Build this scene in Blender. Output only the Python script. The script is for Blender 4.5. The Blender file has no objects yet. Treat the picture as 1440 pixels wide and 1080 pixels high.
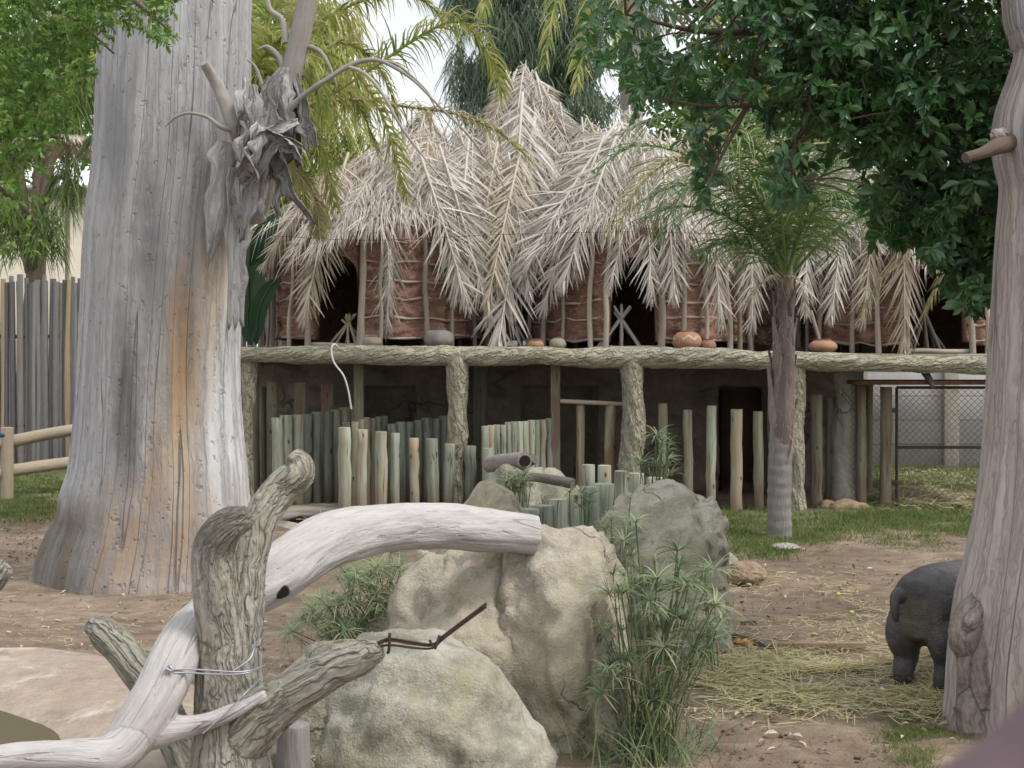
import bpy, bmesh, math, random
import numpy as np
from mathutils import Vector, Matrix
random.seed(7); RG = np.random.default_rng(11)
S = bpy.context.scene; COL = S.collection
F = 2000.0; H = 2.02
R = math.radians
def W(px, py, D): return Vector(((px-720)/F*D, D, H+(495-py)/F*D))
def GD(py): return F*H/(py-495)
def GP(px, py):
    d = GD(py); return Vector(((px-720)/F*d, d, 0))
def a3(v): return np.array(v, dtype=float)
def nrm(v):
    v = np.asarray(v, float); return v/np.maximum(np.linalg.norm(v, axis=-1, keepdims=True), 1e-9)

# ---------- noise ----------
def _h(x, y, z, s):
    n = (x*73856093) ^ (y*19349663) ^ (z*83492791) ^ (s*2654435761)
    n = (n ^ (n >> 13))*1274126177 & 0x7fffffff
    n = (n ^ (n >> 15))*668265263 & 0x7fffffff
    n = n ^ (n >> 13)
    return (n & 0xffff)/32767.5-1
def vn(p, s=0):
    p = np.asarray(p, float); i = np.floor(p).astype(np.int64); f = p-i
    u = f*f*f*(f*(f*6-15)+10); x, y, z = i[:, 0], i[:, 1], i[:, 2]
    a, b, c = u[:, 0], u[:, 1], u[:, 2]
    def L(dy, dz):
        return _h(x, y+dy, z+dz, s)*(1-a)+_h(x+1, y+dy, z+dz, s)*a
    return (L(0, 0)*(1-b)+L(1, 0)*b)*(1-c)+(L(0, 1)*(1-b)+L(1, 1)*b)*c
def fbm(p, o=4, s=0, g=.5):
    p = np.asarray(p, float); t = 0; am = 1; tot = 0
    for k in range(o):
        t = t+am*vn(p, s+k*7); tot += am; am *= g; p = p*2.03+3.7
    return t/tot
def ridge(p, o=3, s=0):
    p = np.asarray(p, float); t = 0; am = 1; tot = 0
    for k in range(o):
        t = t+am*(1-2*np.abs(vn(p, s+k*5))); tot += am; am *= .5; p = p*2.1+1.3
    return t/tot

# ---------- mesh builder ----------
ORI = {}
class MB:
    def __init__(s): s.v = []; s.q = []; s.t = []; s.g = []; s.r = []; s.n = 0
    def add(s, V, q=None, t=None, g=None, r=.5):
        V = np.asarray(V, float).reshape(-1, 3); m = len(V)
        if q is not None and len(q): s.q.append(np.asarray(q, np.int64)+s.n)
        if t is not None and len(t): s.t.append(np.asarray(t, np.int64)+s.n)
        s.v.append(V); s.g.append(V if g is None else np.asarray(g, float))
        s.r.append(np.full(m, r) if np.isscalar(r) else np.asarray(r, float)); s.n += m
    def mesh(s, name, org=(0, 0, 0), smooth=True):
        V = np.concatenate(s.v)-a3(org)
        q = np.concatenate(s.q) if s.q else np.zeros((0, 4), np.int64)
        t = np.concatenate(s.t) if s.t else np.zeros((0, 3), np.int64)
        me = bpy.data.meshes.new(name); me.vertices.add(len(V)); me.vertices.foreach_set('co', V.ravel())
        nl = q.size+t.size; npol = len(q)+len(t)
        me.loops.add(nl); me.polygons.add(npol)
        me.loops.foreach_set('vertex_index', np.concatenate([q.ravel(), t.ravel()]).astype(np.int32))
        st = np.concatenate([np.arange(len(q))*4, q.size+np.arange(len(t))*3]).astype(np.int32)
        me.polygons.foreach_set('loop_start', st)
        me.polygons.foreach_set('use_smooth', np.full(npol, smooth))
        me.update(calc_edges=True)
        at = me.attributes.new('gr', 'FLOAT_VECTOR', 'POINT'); at.data.foreach_set('vector', np.concatenate(s.g).ravel())
        at = me.attributes.new('rnd', 'FLOAT', 'POINT'); at.data.foreach_set('value', np.concatenate(s.r))
        me.validate()
        return me
    def build(s, name, mat, parent=None, org=None, smooth=True):
        if org is None: org = ORI[parent.name] if parent else Vector((0, 0, 0))
        o = bpy.data.objects.new(name, s.mesh(name, org, smooth)); COL.objects.link(o)
        if mat: o.data.materials.append(mat)
        ORI[o.name] = Vector(org)
        if parent: o.parent = parent
        else: o.location = org
        return o
def tag(o, label=None, cat=None, group=None, kind=None):
    if label: o['label'] = label
    if cat: o['category'] = cat
    if group: o['group'] = group
    if kind: o['kind'] = kind
    return o
def thing(name, loc, label, cat, group=None):
    o = bpy.data.objects.new(name, None); COL.objects.link(o); o.location = loc; o.empty_display_size = .1
    ORI[o.name] = Vector(loc); return tag(o, label, cat, group)

# ---------- tubes ----------
def spline(pts, sub):
    P = np.array([list(p) for p in pts], float)
    if sub <= 1: return P
    Q = np.vstack([2*P[0]-P[1], P, 2*P[-1]-P[-2]]); out = []
    for i in range(1, len(Q)-2):
        p0, p1, p2, p3 = Q[i-1], Q[i], Q[i+1], Q[i+2]
        for k in range(sub):
            t = k/sub
            out.append(.5*(2*p1+(p2-p0)*t+(2*p0-5*p1+4*p2-p3)*t*t+(3*p1-p0-3*p2+p3)*t**3))
    out.append(P[-1]); return np.array(out)
def frames(P):
    T = np.gradient(P, axis=0); T = nrm(T)
    n = np.cross(T[0], [0, 0, 1.]);
    if np.linalg.norm(n) < .15: n = np.cross(T[0], [0, 1., 0])
    n = nrm(n); N = [n]
    for i in range(1, len(P)):
        n = N[-1]-T[i]*np.dot(N[-1], T[i]); N.append(nrm(n))
    N = np.array(N); return T, N, np.cross(T, N)
def tube(mb, pts, rad, seg=10, sub=1, disp=None, rnd=.5, twist=0, cap=True, goff=None):
    pts = np.array([list(p) for p in pts], float); rad = np.array(rad, float)
    if rad.ndim == 0: rad = np.full(len(pts), float(rad))
    C = spline(np.hstack([pts, rad[:, None]]), sub); P = C[:, :3]; r = np.maximum(C[:, 3], 1e-4)
    T, N, B = frames(P); n = len(P)
    s = np.concatenate([[0], np.cumsum(np.linalg.norm(np.diff(P, axis=0), axis=1))])
    A = np.arange(seg)/seg*2*math.pi
    ang = A[None, :]+np.zeros((n, 1)); ga = ang+twist*s[:, None]
    if goff is None: goff = RG.random(3)*40
    g = np.stack([np.cos(ga)*r.mean(), np.sin(ga)*r.mean(), np.repeat(s[:, None], seg, 1)], -1)+goff
    rr = np.repeat(r[:, None], seg, 1)
    if disp is not None:
        rr = rr+disp(g.reshape(-1, 3), ang.ravel(), np.repeat(s, seg), np.repeat(r, seg)).reshape(n, seg)
    V = P[:, None, :]+(np.cos(ang)[..., None]*N[:, None]+np.sin(ang)[..., None]*B[:, None])*rr[..., None]
    i = np.arange(n-1)[:, None]*seg; j = np.arange(seg)[None]; k = (j+1) % seg
    q = np.stack([i+j, i+k, i+seg+k, i+seg+j], -1).reshape(-1, 4)
    V = V.reshape(-1, 3); g = g.reshape(-1, 3); t = None
    if cap:
        c0 = len(V); e = V[-seg:]; V = np.vstack([V, V[:seg], e, V[:seg].mean(0), e.mean(0)]); g = np.vstack([g, g[:seg], g[-seg:], g[:seg].mean(0), g[-seg:].mean(0)])
        jj = np.arange(seg); kk = (jj+1) % seg
        t = np.vstack([np.stack([c0+kk, c0+jj, np.full(seg, c0+2*seg)], 1), np.stack([c0+seg+jj, c0+seg+kk, np.full(seg, c0+2*seg+1)], 1)])
    mb.add(V, q, t, g, rnd)
    return P
def post(mb, base, top, r, seg=14, rnd=.5, chamfer=.004, wob=.004):
    """round timber with flat sawn top"""
    b = a3(base); t = a3(top); n = 7; ss = np.linspace(0, 1, n)
    pts = [b+(t-b)*k+np.append(RG.normal(0, wob, 2), 0)*(k < .99) for k in ss]
    pts = pts+[t+np.array([0, 0, chamfer])]
    rr = [r*(1+.04*RG.normal()) for k in ss]+[r-chamfer]
    tube(mb, pts, rr, seg, 1, lambda g, a, s, rr_: .05*r*vn(np.stack([np.cos(a)*1.5, np.sin(a)*1.5, s*1.5], 1)+base[0]*9), rnd)
def box(mb, c, sz, rz=0, rnd=.5, bev=0):
    c = a3(c); h = a3(sz)/2
    if bev:
        bm = bmesh.new(); bmesh.ops.create_cube(bm, size=1)
        for v in bm.verts: v.co = Vector([v.co[i]*sz[i] for i in range(3)])
        bmesh.ops.bevel(bm, geom=bm.edges[:], offset=bev, segments=2, affect='EDGES', profile=.6)
        bmesh.ops.triangulate(bm, faces=bm.faces[:]); bm.verts.index_update()
        V = np.array([v.co[:] for v in bm.verts]); t = np.array([[v.index for v in f.verts] for f in bm.faces]); q = None; bm.free()
    else:
        V = np.array([[x, y, z] for x in (-1, 1) for y in (-1, 1) for z in (-1, 1)])*h
        q = np.array([[0, 1, 3, 2], [4, 6, 7, 5], [0, 4, 5, 1], [2, 3, 7, 6], [0, 2, 6, 4], [1, 5, 7, 3]]); t = None
    cs, sn = math.cos(rz), math.sin(rz)
    V = V@np.array([[cs, sn, 0], [-sn, cs, 0], [0, 0, 1]])+c
    mb.add(V, q, t, V+RG.random(3)*9, rnd)

# ---------- ribbons and leaves ----------
def ribbons(mb, P0, D0, N0, L, Wd, nseg=2, droop=0., prof=None, rnd=None, g=(0, 0, -1)):
    P = np.asarray(P0, float); n = len(P)
    D = nrm(D0); N0 = np.asarray(N0, float); L = np.broadcast_to(np.asarray(L, float), (n,)); Wd = np.broadcast_to(np.asarray(Wd, float), (n,))
    droop = np.broadcast_to(np.asarray(droop, float), (n,))
    prof = prof or [1-.9*(k/nseg)**1.5 for k in range(nseg+1)]
    rows = []; side = nrm(np.cross(D, N0))
    for k in range(nseg+1):
        w = side*(Wd*prof[k]*.5)[:, None]; rows.append(P-w); rows.append(P+w)
        P = P+D*(L/nseg)[:, None]; D = nrm(D+a3(g)*(droop/nseg)[:, None]); side = nrm(side-D*np.sum(side*D, 1, keepdims=True))
    V = np.stack(rows, 1); m = 2*(nseg+1); b = (np.arange(n)*m)[:, None, None]
    k = np.arange(nseg)[:, None]*2; f = np.concatenate([k, k+1, k+3, k+2], 1)[None]
    rnd = RG.random(n) if rnd is None else np.broadcast_to(rnd, (n,))
    mb.add(V.reshape(-1, 3), (b+f).reshape(-1, 4), None, None, np.repeat(rnd, m))
def leaves(mb, P, D, N, L, Wd, rnd=None, fold=.12, bend=.15):
    """obovate leaf folded on the midrib: 4 rows of 3"""
    P = np.asarray(P, float); n = len(P); D = nrm(D); X = nrm(np.cross(D, N)); Z = nrm(np.cross(X, D))
    L = np.broadcast_to(np.asarray(L, float), (n,))[:, None, None]; Wd = np.broadcast_to(np.asarray(Wd, float), (n,))[:, None, None]
    ys = [0, .3, .7, 1]; ws = [.1, .72, .9, .08]; T = []
    for y, w in zip(ys, ws):
        for sx in (-1, 0, 1): T.append((sx*w*.5, y, abs(sx)*w*fold-bend*y*y))
    T = np.array(T); V = P[:, None]+X[:, None]*T[None, :, :1]*Wd+D[:, None]*T[None, :, 1:2]*L+Z[:, None]*T[None, :, 2:]*L
    f = np.array([[r*3+c, r*3+c+1, r*3+c+4, r*3+c+3] for r in range(3) for c in range(2)])
    q = ((np.arange(n)*12)[:, None, None]+f[None]).reshape(-1, 4)
    rnd = RG.random(n) if rnd is None else rnd
    mb.add(V.reshape(-1, 3), q, None, None, np.repeat(rnd, 12))
def rdir(n, bias=(0, 0, 0)): return nrm(RG.normal(size=(n, 3))+a3(bias))
def inpoly(x, y, poly):
    c = np.zeros(len(x), bool); j = len(poly)-1
    for i in range(len(poly)):
        xi, yi = poly[i]; xj, yj = poly[j]
        with np.errstate(divide='ignore', invalid='ignore'):
            c ^= ((yi > y) != (yj > y)) & (x < (xj-xi)*(y-yi)/(yj-yi+1e-12)+xi)
        j = i
    return c
def sample(poly, n):
    xs = [p[0] for p in poly]; ys = [p[1] for p in poly]; ox = []; oy = []; tot = 0
    while tot < n:
        x = RG.uniform(min(xs), max(xs), n*2); y = RG.uniform(min(ys), max(ys), n*2); k = inpoly(x, y, poly)
        ox.append(x[k]); oy.append(y[k]); tot += k.sum()
    return np.concatenate(ox)[:n], np.concatenate(oy)[:n]
def WA(px, py, D): return np.stack([(px-720)/F*D, D, H+(495-py)/F*D], 1)

# ---------- fused limbs ----------
def evalmesh(ob):
    dg = bpy.context.evaluated_depsgraph_get(); ev = ob.evaluated_get(dg); me = ev.to_mesh()
    V = np.zeros(len(me.vertices)*3); me.vertices.foreach_get('co', V); V = V.reshape(-1, 3)
    Nn = np.zeros(len(me.vertices)*3); me.vertex_normals.foreach_get('vector', Nn); Nn = Nn.reshape(-1, 3)
    q = []; t = []
    for p in me.polygons: (q if len(p.vertices) == 4 else t).append(p.vertices[:])
    ev.to_mesh_clear(); return V, Nn, q, t
def fuse(limbs, vox, smooth=4, disp=None, seg=24, sub=8):
    mb = MB(); LN = []; SP = []; SR = []; ST = []; SN = []; SB = []; SS = []
    for pts, rad in limbs:
        tube(mb, pts, rad, seg, sub)
        C = spline(np.hstack([np.array([list(p) for p in pts]), np.array(rad)[:, None]]), sub); P = C[:, :3]; T, N, B = frames(P)
        s = np.concatenate([[0], np.cumsum(np.linalg.norm(np.diff(P, axis=0), axis=1))])+RG.random()*30
        LN.append(len(P)); SP.append(P); SR.append(C[:, 3]); ST.append(T); SN.append(N); SB.append(B); SS.append(s)
    ob = mb.build('temporary', None)
    m = ob.modifiers.new('r', 'REMESH'); m.mode = 'VOXEL'; m.voxel_size = vox
    m = ob.modifiers.new('s', 'SMOOTH'); m.iterations = smooth; m.factor = .5
    V, Nn, q, t = evalmesh(ob); me = ob.data; bpy.data.objects.remove(ob); bpy.data.meshes.remove(me)
    SP = np.vstack(SP); SR = np.concatenate(SR); ST = np.vstack(ST); SN = np.vstack(SN); SB = np.vstack(SB); SS = np.concatenate(SS)
    nl = [0]+list(np.cumsum(LN)); K = np.zeros((len(LN), len(V)), int); DD = np.zeros((len(LN), len(V)))
    for c in range(0, len(V), 4000):
        d = np.linalg.norm(V[c:c+4000, None]-SP[None], axis=2)-SR[None]
        for j in range(len(LN)):
            a = d[:, nl[j]:nl[j+1]]; K[j, c:c+4000] = a.argmin(1)+nl[j]; DD[j, c:c+4000] = a.min(1)
    def gg(k): d = V-SP[k]; return np.stack([(d*SN[k]).sum(1), (d*SB[k]).sum(1), SS[k]+(d*ST[k]).sum(1)], 1)
    g = gg(K[DD.argmin(0), np.arange(len(V))])
    if disp is not None:     # relief blended across the joins of the limbs
        w_ = np.exp(-(DD-DD.min(0))/.025); w_ /= w_.sum(0); V = V+Nn*sum(w_[j]*disp(gg(K[j])) for j in range(len(LN)))[:, None]
    out = MB(); out.add(V, q, t, g); return out

# ---------- rocks ----------
_ico = {}
def ico(sub):
    if sub not in _ico:
        bm = bmesh.new(); bmesh.ops.create_icosphere(bm, subdivisions=sub, radius=1); bm.verts.index_update()
        _ico[sub] = (np.array([v.co[:] for v in bm.verts]), np.array([[v.index for v in f.verts] for f in bm.faces])); bm.free()
    return _ico[sub]
def lobe(mb, c, size, seed=0, planes=None, sub=6, amp=.05, nf=2.2, p=9, cut=(.72, 1.), npl=9, rz=0, crack=.02):
    V, t = ico(sub); rs = np.random.default_rng(seed)
    pl = [(nrm(n), d) for n, d in planes] if planes else [(nrm(rs.normal(size=3)), rs.uniform(*cut)) for _ in range(npl)]
    acc = np.ones(len(V))
    for n, d in pl: acc += np.maximum(V@n/d, 0)**p
    P = V*(acc**(-1/p))[:, None]*a3(size)
    sz = min(size); q = P*nf/1.0
    rel = min(1, sz/.4)
    P = P+V*(fbm(q+seed*3.1, 4, seed)*amp*rel)[:, None]
    cr = np.clip(1-np.abs(vn(q*.9+seed+vn(q*2.1)[:, None]*.35, seed+9))*14, 0, 1)
    P = P-V*(cr*crack*rel)[:, None]
    st = fbm(P*[3.2, 3.2, 4.4]/rel+seed, 3, seed+5); st = np.round(st*5)/5*.5+st*.5
    P = P+V*(st*.075*rel)[:, None]+V*(ridge(P*6/rel, 3, seed+3)*.02*rel+fbm(P*22/rel, 3, seed+4)*.007*rel)[:, None]
    if amp >= .035:      # broken faces: each patch has its own tilt and step, with softened edges
        ns = 46; sd_ = nrm(rs.normal(size=(ns, 3))); tl = rs.normal(0, .16, (ns, 3)); of = rs.normal(0, .5, ns)
        Vw = V+np.stack([vn(V*4+seed), vn(V*4+seed+9), vn(V*4+seed+17)], 1)*.07; dq = Vw@sd_.T; wq = np.exp((dq-dq.max(1, keepdims=True))*130); wq /= wq.sum(1, keepdims=True)
        P = P+V*((wq*(of[None]*.45+(V@tl.T-(sd_*tl).sum(1)[None])*4.5)).sum(1)*amp*rel*1.1)[:, None]
    cs, sn = math.cos(rz), math.sin(rz); P = P@np.array([[cs, sn, 0], [-sn, cs, 0], [0, 0, 1]])
    mb.add(P+a3(c), None, t, P+seed)

# ---------- nodes ----------
class NT:
    def __init__(s, name):
        s.m = bpy.data.materials.new(name); s.m.use_nodes = True; s.nt = s.m.node_tree; s.n = s.nt.nodes; s.l = s.nt.links
        s.b = s.n['Principled BSDF']; s.b.inputs['Specular IOR Level'].default_value = .25; s.b.inputs['Roughness'].default_value = .85
        s.cache = {}
    def lk(s, a, b): s.l.new(a, b)
    def new(s, t): return s.n.new('ShaderNode'+t)
    def attr(s, nm='gr', out='Vector'):
        k = ('a', nm)
        if k not in s.cache: x = s.new('Attribute'); x.attribute_name = nm; s.cache[k] = x
        return s.cache[k].outputs[out]
    def pos(s): return s.new('NewGeometry').outputs['Position']
    def obj(s): return s.new('TexCoord').outputs['Object']
    def rand(s): return s.new('ObjectInfo').outputs['Random']
    def mapv(s, v, sc, loc=(0, 0, 0)):
        x = s.new('Mapping'); x.inputs['Scale'].default_value = sc if not np.isscalar(sc) else (sc,)*3; x.inputs['Location'].default_value = loc
        s.lk(v, x.inputs['Vector']); return x.outputs[0]
    def noise(s, v, scale=1, detail=4, rough=.55, dist=0, sc3=None):
        if sc3: v = s.mapv(v, sc3)
        x = s.new('TexNoise'); x.inputs['Scale'].default_value = scale; x.inputs['Detail'].default_value = detail
        x.inputs['Roughness'].default_value = rough; x.inputs['Distortion'].default_value = dist; s.lk(v, x.inputs['Vector']); return x.outputs['Fac']
    def voro(s, v, scale=5, feat='DISTANCE_TO_EDGE', sc3=None):
        if sc3: v = s.mapv(v, sc3)
        x = s.new('TexVoronoi'); x.feature = feat; x.inputs['Scale'].default_value = scale; s.lk(v, x.inputs['Vector']); return x.outputs['Distance']
    def ramp(s, f, stops):
        x = s.new('ValToRGB'); e = x.color_ramp.elements
        while len(e) < len(stops): e.new(.5)
        for el, (p, c) in zip(e, stops):
            el.position = p; el.color = (*c, 1) if not np.isscalar(c) else (c, c, c, 1)
        s.lk(f, x.inputs[0]); return x.outputs[0]
    def mix(s, f, a, b, mode='MIX'):
        x = s.new('MixRGB'); x.blend_type = mode
        for i, v in enumerate((f, a, b)):
            if isinstance(v, (int, float)): x.inputs[i].default_value = v if i == 0 else (v, v, v, 1)
            elif isinstance(v, tuple): x.inputs[i].default_value = (*v, 1)
            else: s.lk(v, x.inputs[i])
        return x.outputs[0]
    def math(s, op, a, b=0):
        x = s.new('Math'); x.operation = op
        for i, v in enumerate((a, b)):
            if isinstance(v, (int, float)): x.inputs[i].default_value = v
            else: s.lk(v, x.inputs[i])
        return x.outputs[0]
    def bump(s, h, st=.5, d=.02):
        x = s.new('Bump'); x.inputs['Strength'].default_value = st; x.inputs['Distance'].default_value = d; s.lk(h, x.inputs['Height'])
        s.lk(x.outputs[0], s.b.inputs['Normal']); return x.outputs[0]
    def base(s, c):
        if isinstance(c, tuple): s.b.inputs['Base Color'].default_value = (*c, 1)
        else: s.lk(c, s.b.inputs['Base Color'])
    def rough(s, v): s.b.inputs['Roughness'].default_value = v; return s
    def translucent(s, c, f=.3):
        t = s.new('BsdfTranslucent'); mx = s.new('MixShader'); mx.inputs[0].default_value = f
        if isinstance(c, tuple): t.inputs[0].default_value = (*c, 1)
        else: s.lk(c, t.inputs[0])
        s.lk(s.b.outputs[0], mx.inputs[1]); s.lk(t.outputs[0], mx.inputs[2]); s.lk(mx.outputs[0], s.n['Material Output'].inputs[0])
# ================= materials =================
def wood(name, stops, fine=(60, 60, 6), streak=(9, 9, .9), crack=None, bump=.6, dist=.02, stain_shading=None, knots=None, rough=.85, big=None, perobj=.25, ridged=None, pits=None):
    m = NT(name); g = m.attr('gr')
    n1 = m.noise(g, 1, 7, .68, .1, streak); n2 = m.noise(g, 1, 5, .7, 0, fine); n0 = m.noise(g, 1, 7, .7, .3, tuple(.55*(q+max(streak)*.35) for q in streak))
    f = m.mix(.4, m.mix(.45, n1, n0), n2); c = m.ramp(f, stops)
    h = m.math('ADD', n2, m.math('MULTIPLY', n1, 1.2))
    if big:
        for sc, col, lo, hi in big:
            b = m.noise(g, 1, 3, .6, .6, sc); c = m.mix(m.ramp(b, [(lo, 0.), (hi, 1.)]), c, col)
    if stain_shading:
        for (p, s3, col, lo, hi) in stain_shading:      # stains and painted light and shade of fixed place: centre and inverse radius, world space
            v = m.mapv(m.pos(), s3, tuple(-p[i]*s3[i] for i in range(3)))
            x = m.new('VectorMath'); x.operation = 'LENGTH'; m.lk(v, x.inputs[0])
            d = m.math('ADD', x.outputs['Value'], m.math('MULTIPLY', m.math('SUBTRACT', m.mix(.6, n1, n0), .5), 1.7))
            c = m.mix(m.ramp(d, [(lo, 1.), (hi, 0.)]), c, col)
    if crack:
        sc, w, col = crack
        k = m.noise(g, 1, 1, .4, 0, sc); a = m.math('ABSOLUTE', m.math('SUBTRACT', k, .5))
        k2 = m.noise(g, 1, 2, .5, 0, tuple(q*.35 for q in sc)); ww = m.math('MULTIPLY', m.math('MAXIMUM', m.math('SUBTRACT', k2, .42), 0.0), w*4)
        cm = m.ramp(m.math('SUBTRACT', a, ww), [(0, 1.), (w, 0.)])
        c = m.mix(m.math('MULTIPLY', cm, .8), c, col); h = m.math('SUBTRACT', h, m.math('MULTIPLY', cm, 1.5))
    if ridged:
        sc, dep, col = ridged
        gw = m.new('VectorMath'); gw.operation = 'ADD'; nz = m.new('TexNoise'); nz.inputs['Scale'].default_value = 9; nz.inputs['Detail'].default_value = 2; m.lk(g, nz.inputs['Vector'])
        sv = m.new('VectorMath'); sv.operation = 'SCALE'; sv.inputs['Scale'].default_value = .05; m.lk(nz.outputs['Color'], sv.inputs[0]); m.lk(g, gw.inputs[0]); m.lk(sv.outputs[0], gw.inputs[1])
        k = m.noise(gw.outputs[0], 1, 3, .55, 0, sc); a = m.math('ABSOLUTE', m.math('SUBTRACT', k, .5)); v_ = m.ramp(a, [(0, 0.), (.03, .45), (.12, 1.)])
        c = m.mix(m.math('MULTIPLY', m.math('SUBTRACT', 1., v_), .7), c, col); h = m.math('ADD', h, m.math('MULTIPLY', v_, dep))
    if pits:
        k = m.noise(g, 1, 2, .5, 0, pits); c = m.mix(m.ramp(k, [(.70, 0.), (.78, .5)]), c, (.16, .15, .14)); h = m.math('SUBTRACT', h, m.ramp(k, [(.64, 0.), (.72, .8)]))
    if perobj:
        v = m.ramp(m.rand(), [(0, 1-perobj), (1, 1+perobj)]); c = m.mix(1., c, v, 'MULTIPLY')
    m.base(c); m.bump(h, bump, dist); m.rough(rough); return m.m
def treated_post(name, a, b, c_, brown, perobj=.18):
    """weathered pine with copper green tint, brown vertical runs and small knots"""
    m = NT(name); g = m.attr('gr'); rv = m.rand()
    n1 = m.noise(g, 1, 5, .6, .2, (28, 28, 1.3)); n2 = m.noise(g, 1, 3, .6, 0, (110, 110, 7)); n3 = m.noise(g, 1, 3, .5, .5, (7, 7, 1.2))
    c = m.ramp(m.mix(.35, n1, n2), [(.3, a), (.5, b), (.7, c_)])
    t = m.math('ADD', n3, m.math('MULTIPLY', m.math('SUBTRACT', rv, .5), .3))
    c = m.mix(m.ramp(t, [(.55, 0.), (.72, .85)]), c, brown)
    k = m.voro(m.mapv(g, (7, 7, 3)), 1, 'F1'); c = m.mix(m.ramp(k, [(.08, 1.), (.13, 0.)]), c, (.05, .035, .022))
    cr = m.math('ABSOLUTE', m.math('SUBTRACT', m.noise(g, 1, 1, .5, .2, (22, 22, .5)), .5)); c = m.mix(m.ramp(cr, [(0, 1.), (.014, 0.)]), c, (.05, .04, .03))
    sp = m.new('SeparateXYZ'); m.lk(m.pos(), sp.inputs[0]); mz = m.math('ADD', sp.outputs[2], m.math('MULTIPLY', m.math('SUBTRACT', n3, .5), .9)); c = m.mix(m.ramp(mz, [(.08, .8), (.42, 0.)]), c, (.17, .125, .09))
    c = m.mix(1., c, m.ramp(rv, [(0, 1-perobj), (1, 1+perobj)]), 'MULTIPLY')
    m.base(c); m.bump(m.math('ADD', n1, n2), .35, .01); m.rough(.9); return m.m
def leafmat(name, stops, rough=.45, spec=.4, tr=.25, trc=None, mid=None):
    m = NT(name); r = m.attr('rnd', 'Fac'); c = m.ramp(r, stops)
    n = m.noise(m.pos(), 3.0, 2); c = m.mix(m.ramp(n, [(.35, 0.), (.65, .45)]), c, stops[-1][1])
    m.base(c); m.rough(rough); m.b.inputs['Specular IOR Level'].default_value = spec
    if tr: m.translucent(trc or c, tr)
    return m.m
MT = {}
MT['giant'] = wood('grey_dead_trunk', [(.3, (.29, .285, .285)), (.44, (.385, .383, .387)), (.56, (.45, .448, .45)), (.72, (.53, .525, .52))], (60, 60, 6), (6, 6, 1.0),
    ((6, 6, .16), .004, (.14, .13, .125)), .7, .03,
    [(W(268, 610, 12.2), (2.3, .6, .62), (.44, .345, .255), .3, 1.4), (W(300, 430, 12.1), (4.2, .6, .9), (.55, .44, .31), .3, 1.25), (W(255, 500, 12.1), (7, .6, 1.1), (.42, .27, .15), .3, 1.2), (W(225, 690, 12.1), (7, .6, 1.3), (.36, .25, .16), .3, 1.3),
     (W(186, 590, 12.2), (5.2, .6, .85), (.15, .14, .14), .4, 1.5), (W(215, 330, 12.2), (6., .6, 1.), (.22, .22, .23), .3, 1.3), (W(160, 200, 12.2), (5, .6, 1.2), (.27, .27, .28), .3, 1.4),
     (W(330, 620, 12.2), (2.6, .6, .55), (.62, .61, .61), .5, 1.4), (W(210, 770, 12.0), (.95, .4, 1.35), (.36, .275, .205), .25, 1.25),  # pale patch paints in the brighter, lit right side of the trunk
     (W(80, 780, 12.2), (1.7, .5, 1.7), (.16, .14, .11), .5, 1.3)], perobj=0, pits=(22, 22, 12), ridged=((7, 7, .5), .5, (.25, .245, .25)))
MT['burl'] = wood('dark_burl', [(.3, (.07, .056, .048)), (.5, (.20, .168, .145)), (.7, (.36, .32, .29))], (60, 60, 20), (20, 20, 5), None, .9, .02, perobj=0)  # dark tone paints in the shade of the burl's hollows
MT['under'] = wood('rotted_under_thatch', [(.3, (.10, .08, .06)), (.7, (.26, .22, .175))], perobj=0)
MT['right'] = wood('weathered_dead_trunk', [(.3, (.22, .19, .17)), (.45, (.36, .31, .275)), (.6, (.46, .41, .37)), (.75, (.55, .50, .46))], (70, 70, 3), (9, 9, .7),
    ((7, 7, .25), .004, (.09, .07, .06)), .7, .02,
    [(W(1425, 40, 7.3), (3, 3, 4.5), (.10, .085, .08), .5, 1.2), (W(1400, 300, 7.3), (3., 3., 1.0), (.50, .41, .29), .5, 1.3),
     (W(1350, 930, 7.2), (9, 9, 4), (.10, .08, .07), .5, 1.1)], big=[((4, 4, .5), (.33, .33, .37), .52, .7)], perobj=0, ridged=((16, 16, 1.0), .7, (.22, .19, .17)))  # dark spot at the foot paints shade inside the burl hollow
MT['drift'] = wood('silver_driftwood', [(.28, (.22, .20, .19)), (.44, (.36, .338, .325)), (.58, (.45, .428, .417)), (.75, (.54, .52, .51))], (80, 80, 9), (14, 14, 2.2),
    ((10, 10, .5), .003, (.26, .23, .22)), .6, .012, [(W(397, 832, 6.45), (24, 12, 30), (.012, .009, .008), .5, .8)], perobj=0, pits=(40, 40, 12))  # near-black patch paints the shade of the knot hole
MT['conc'] = wood('sculpted_concrete_bark', [(.3, (.26, .24, .205)), (.45, (.37, .345, .295)), (.56, (.45, .425, .37)), (.72, (.55, .53, .47))], (90, 90, 14), (30, 30, 4),
    None, 1., .022, [(W(303, 720, 5.9), (4.5, 6, 3.2), (.15, .14, .115), .3, 1.2)], big=[((3, 3, 2), (.40, .38, .29), .5, .7)], perobj=.06, ridged=((19, 19, 1.9), 1.7, (.27, .25, .21)))  # dark patch paints shade on the front limb, not a stain
MT['beam'] = wood('pale_concrete_beam', [(.3, (.27, .245, .17)), (.45, (.42, .388, .29)), (.58, (.51, .475, .365)), (.75, (.60, .565, .45))], (40, 40, 20), (13, 13, 4),
    None, 1., .035, big=[((2, 2, .8), (.38, .37, .31), .5, .7)], perobj=0, ridged=((12, 12, 3.5), 1.4, (.36, .34, .25)))
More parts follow.
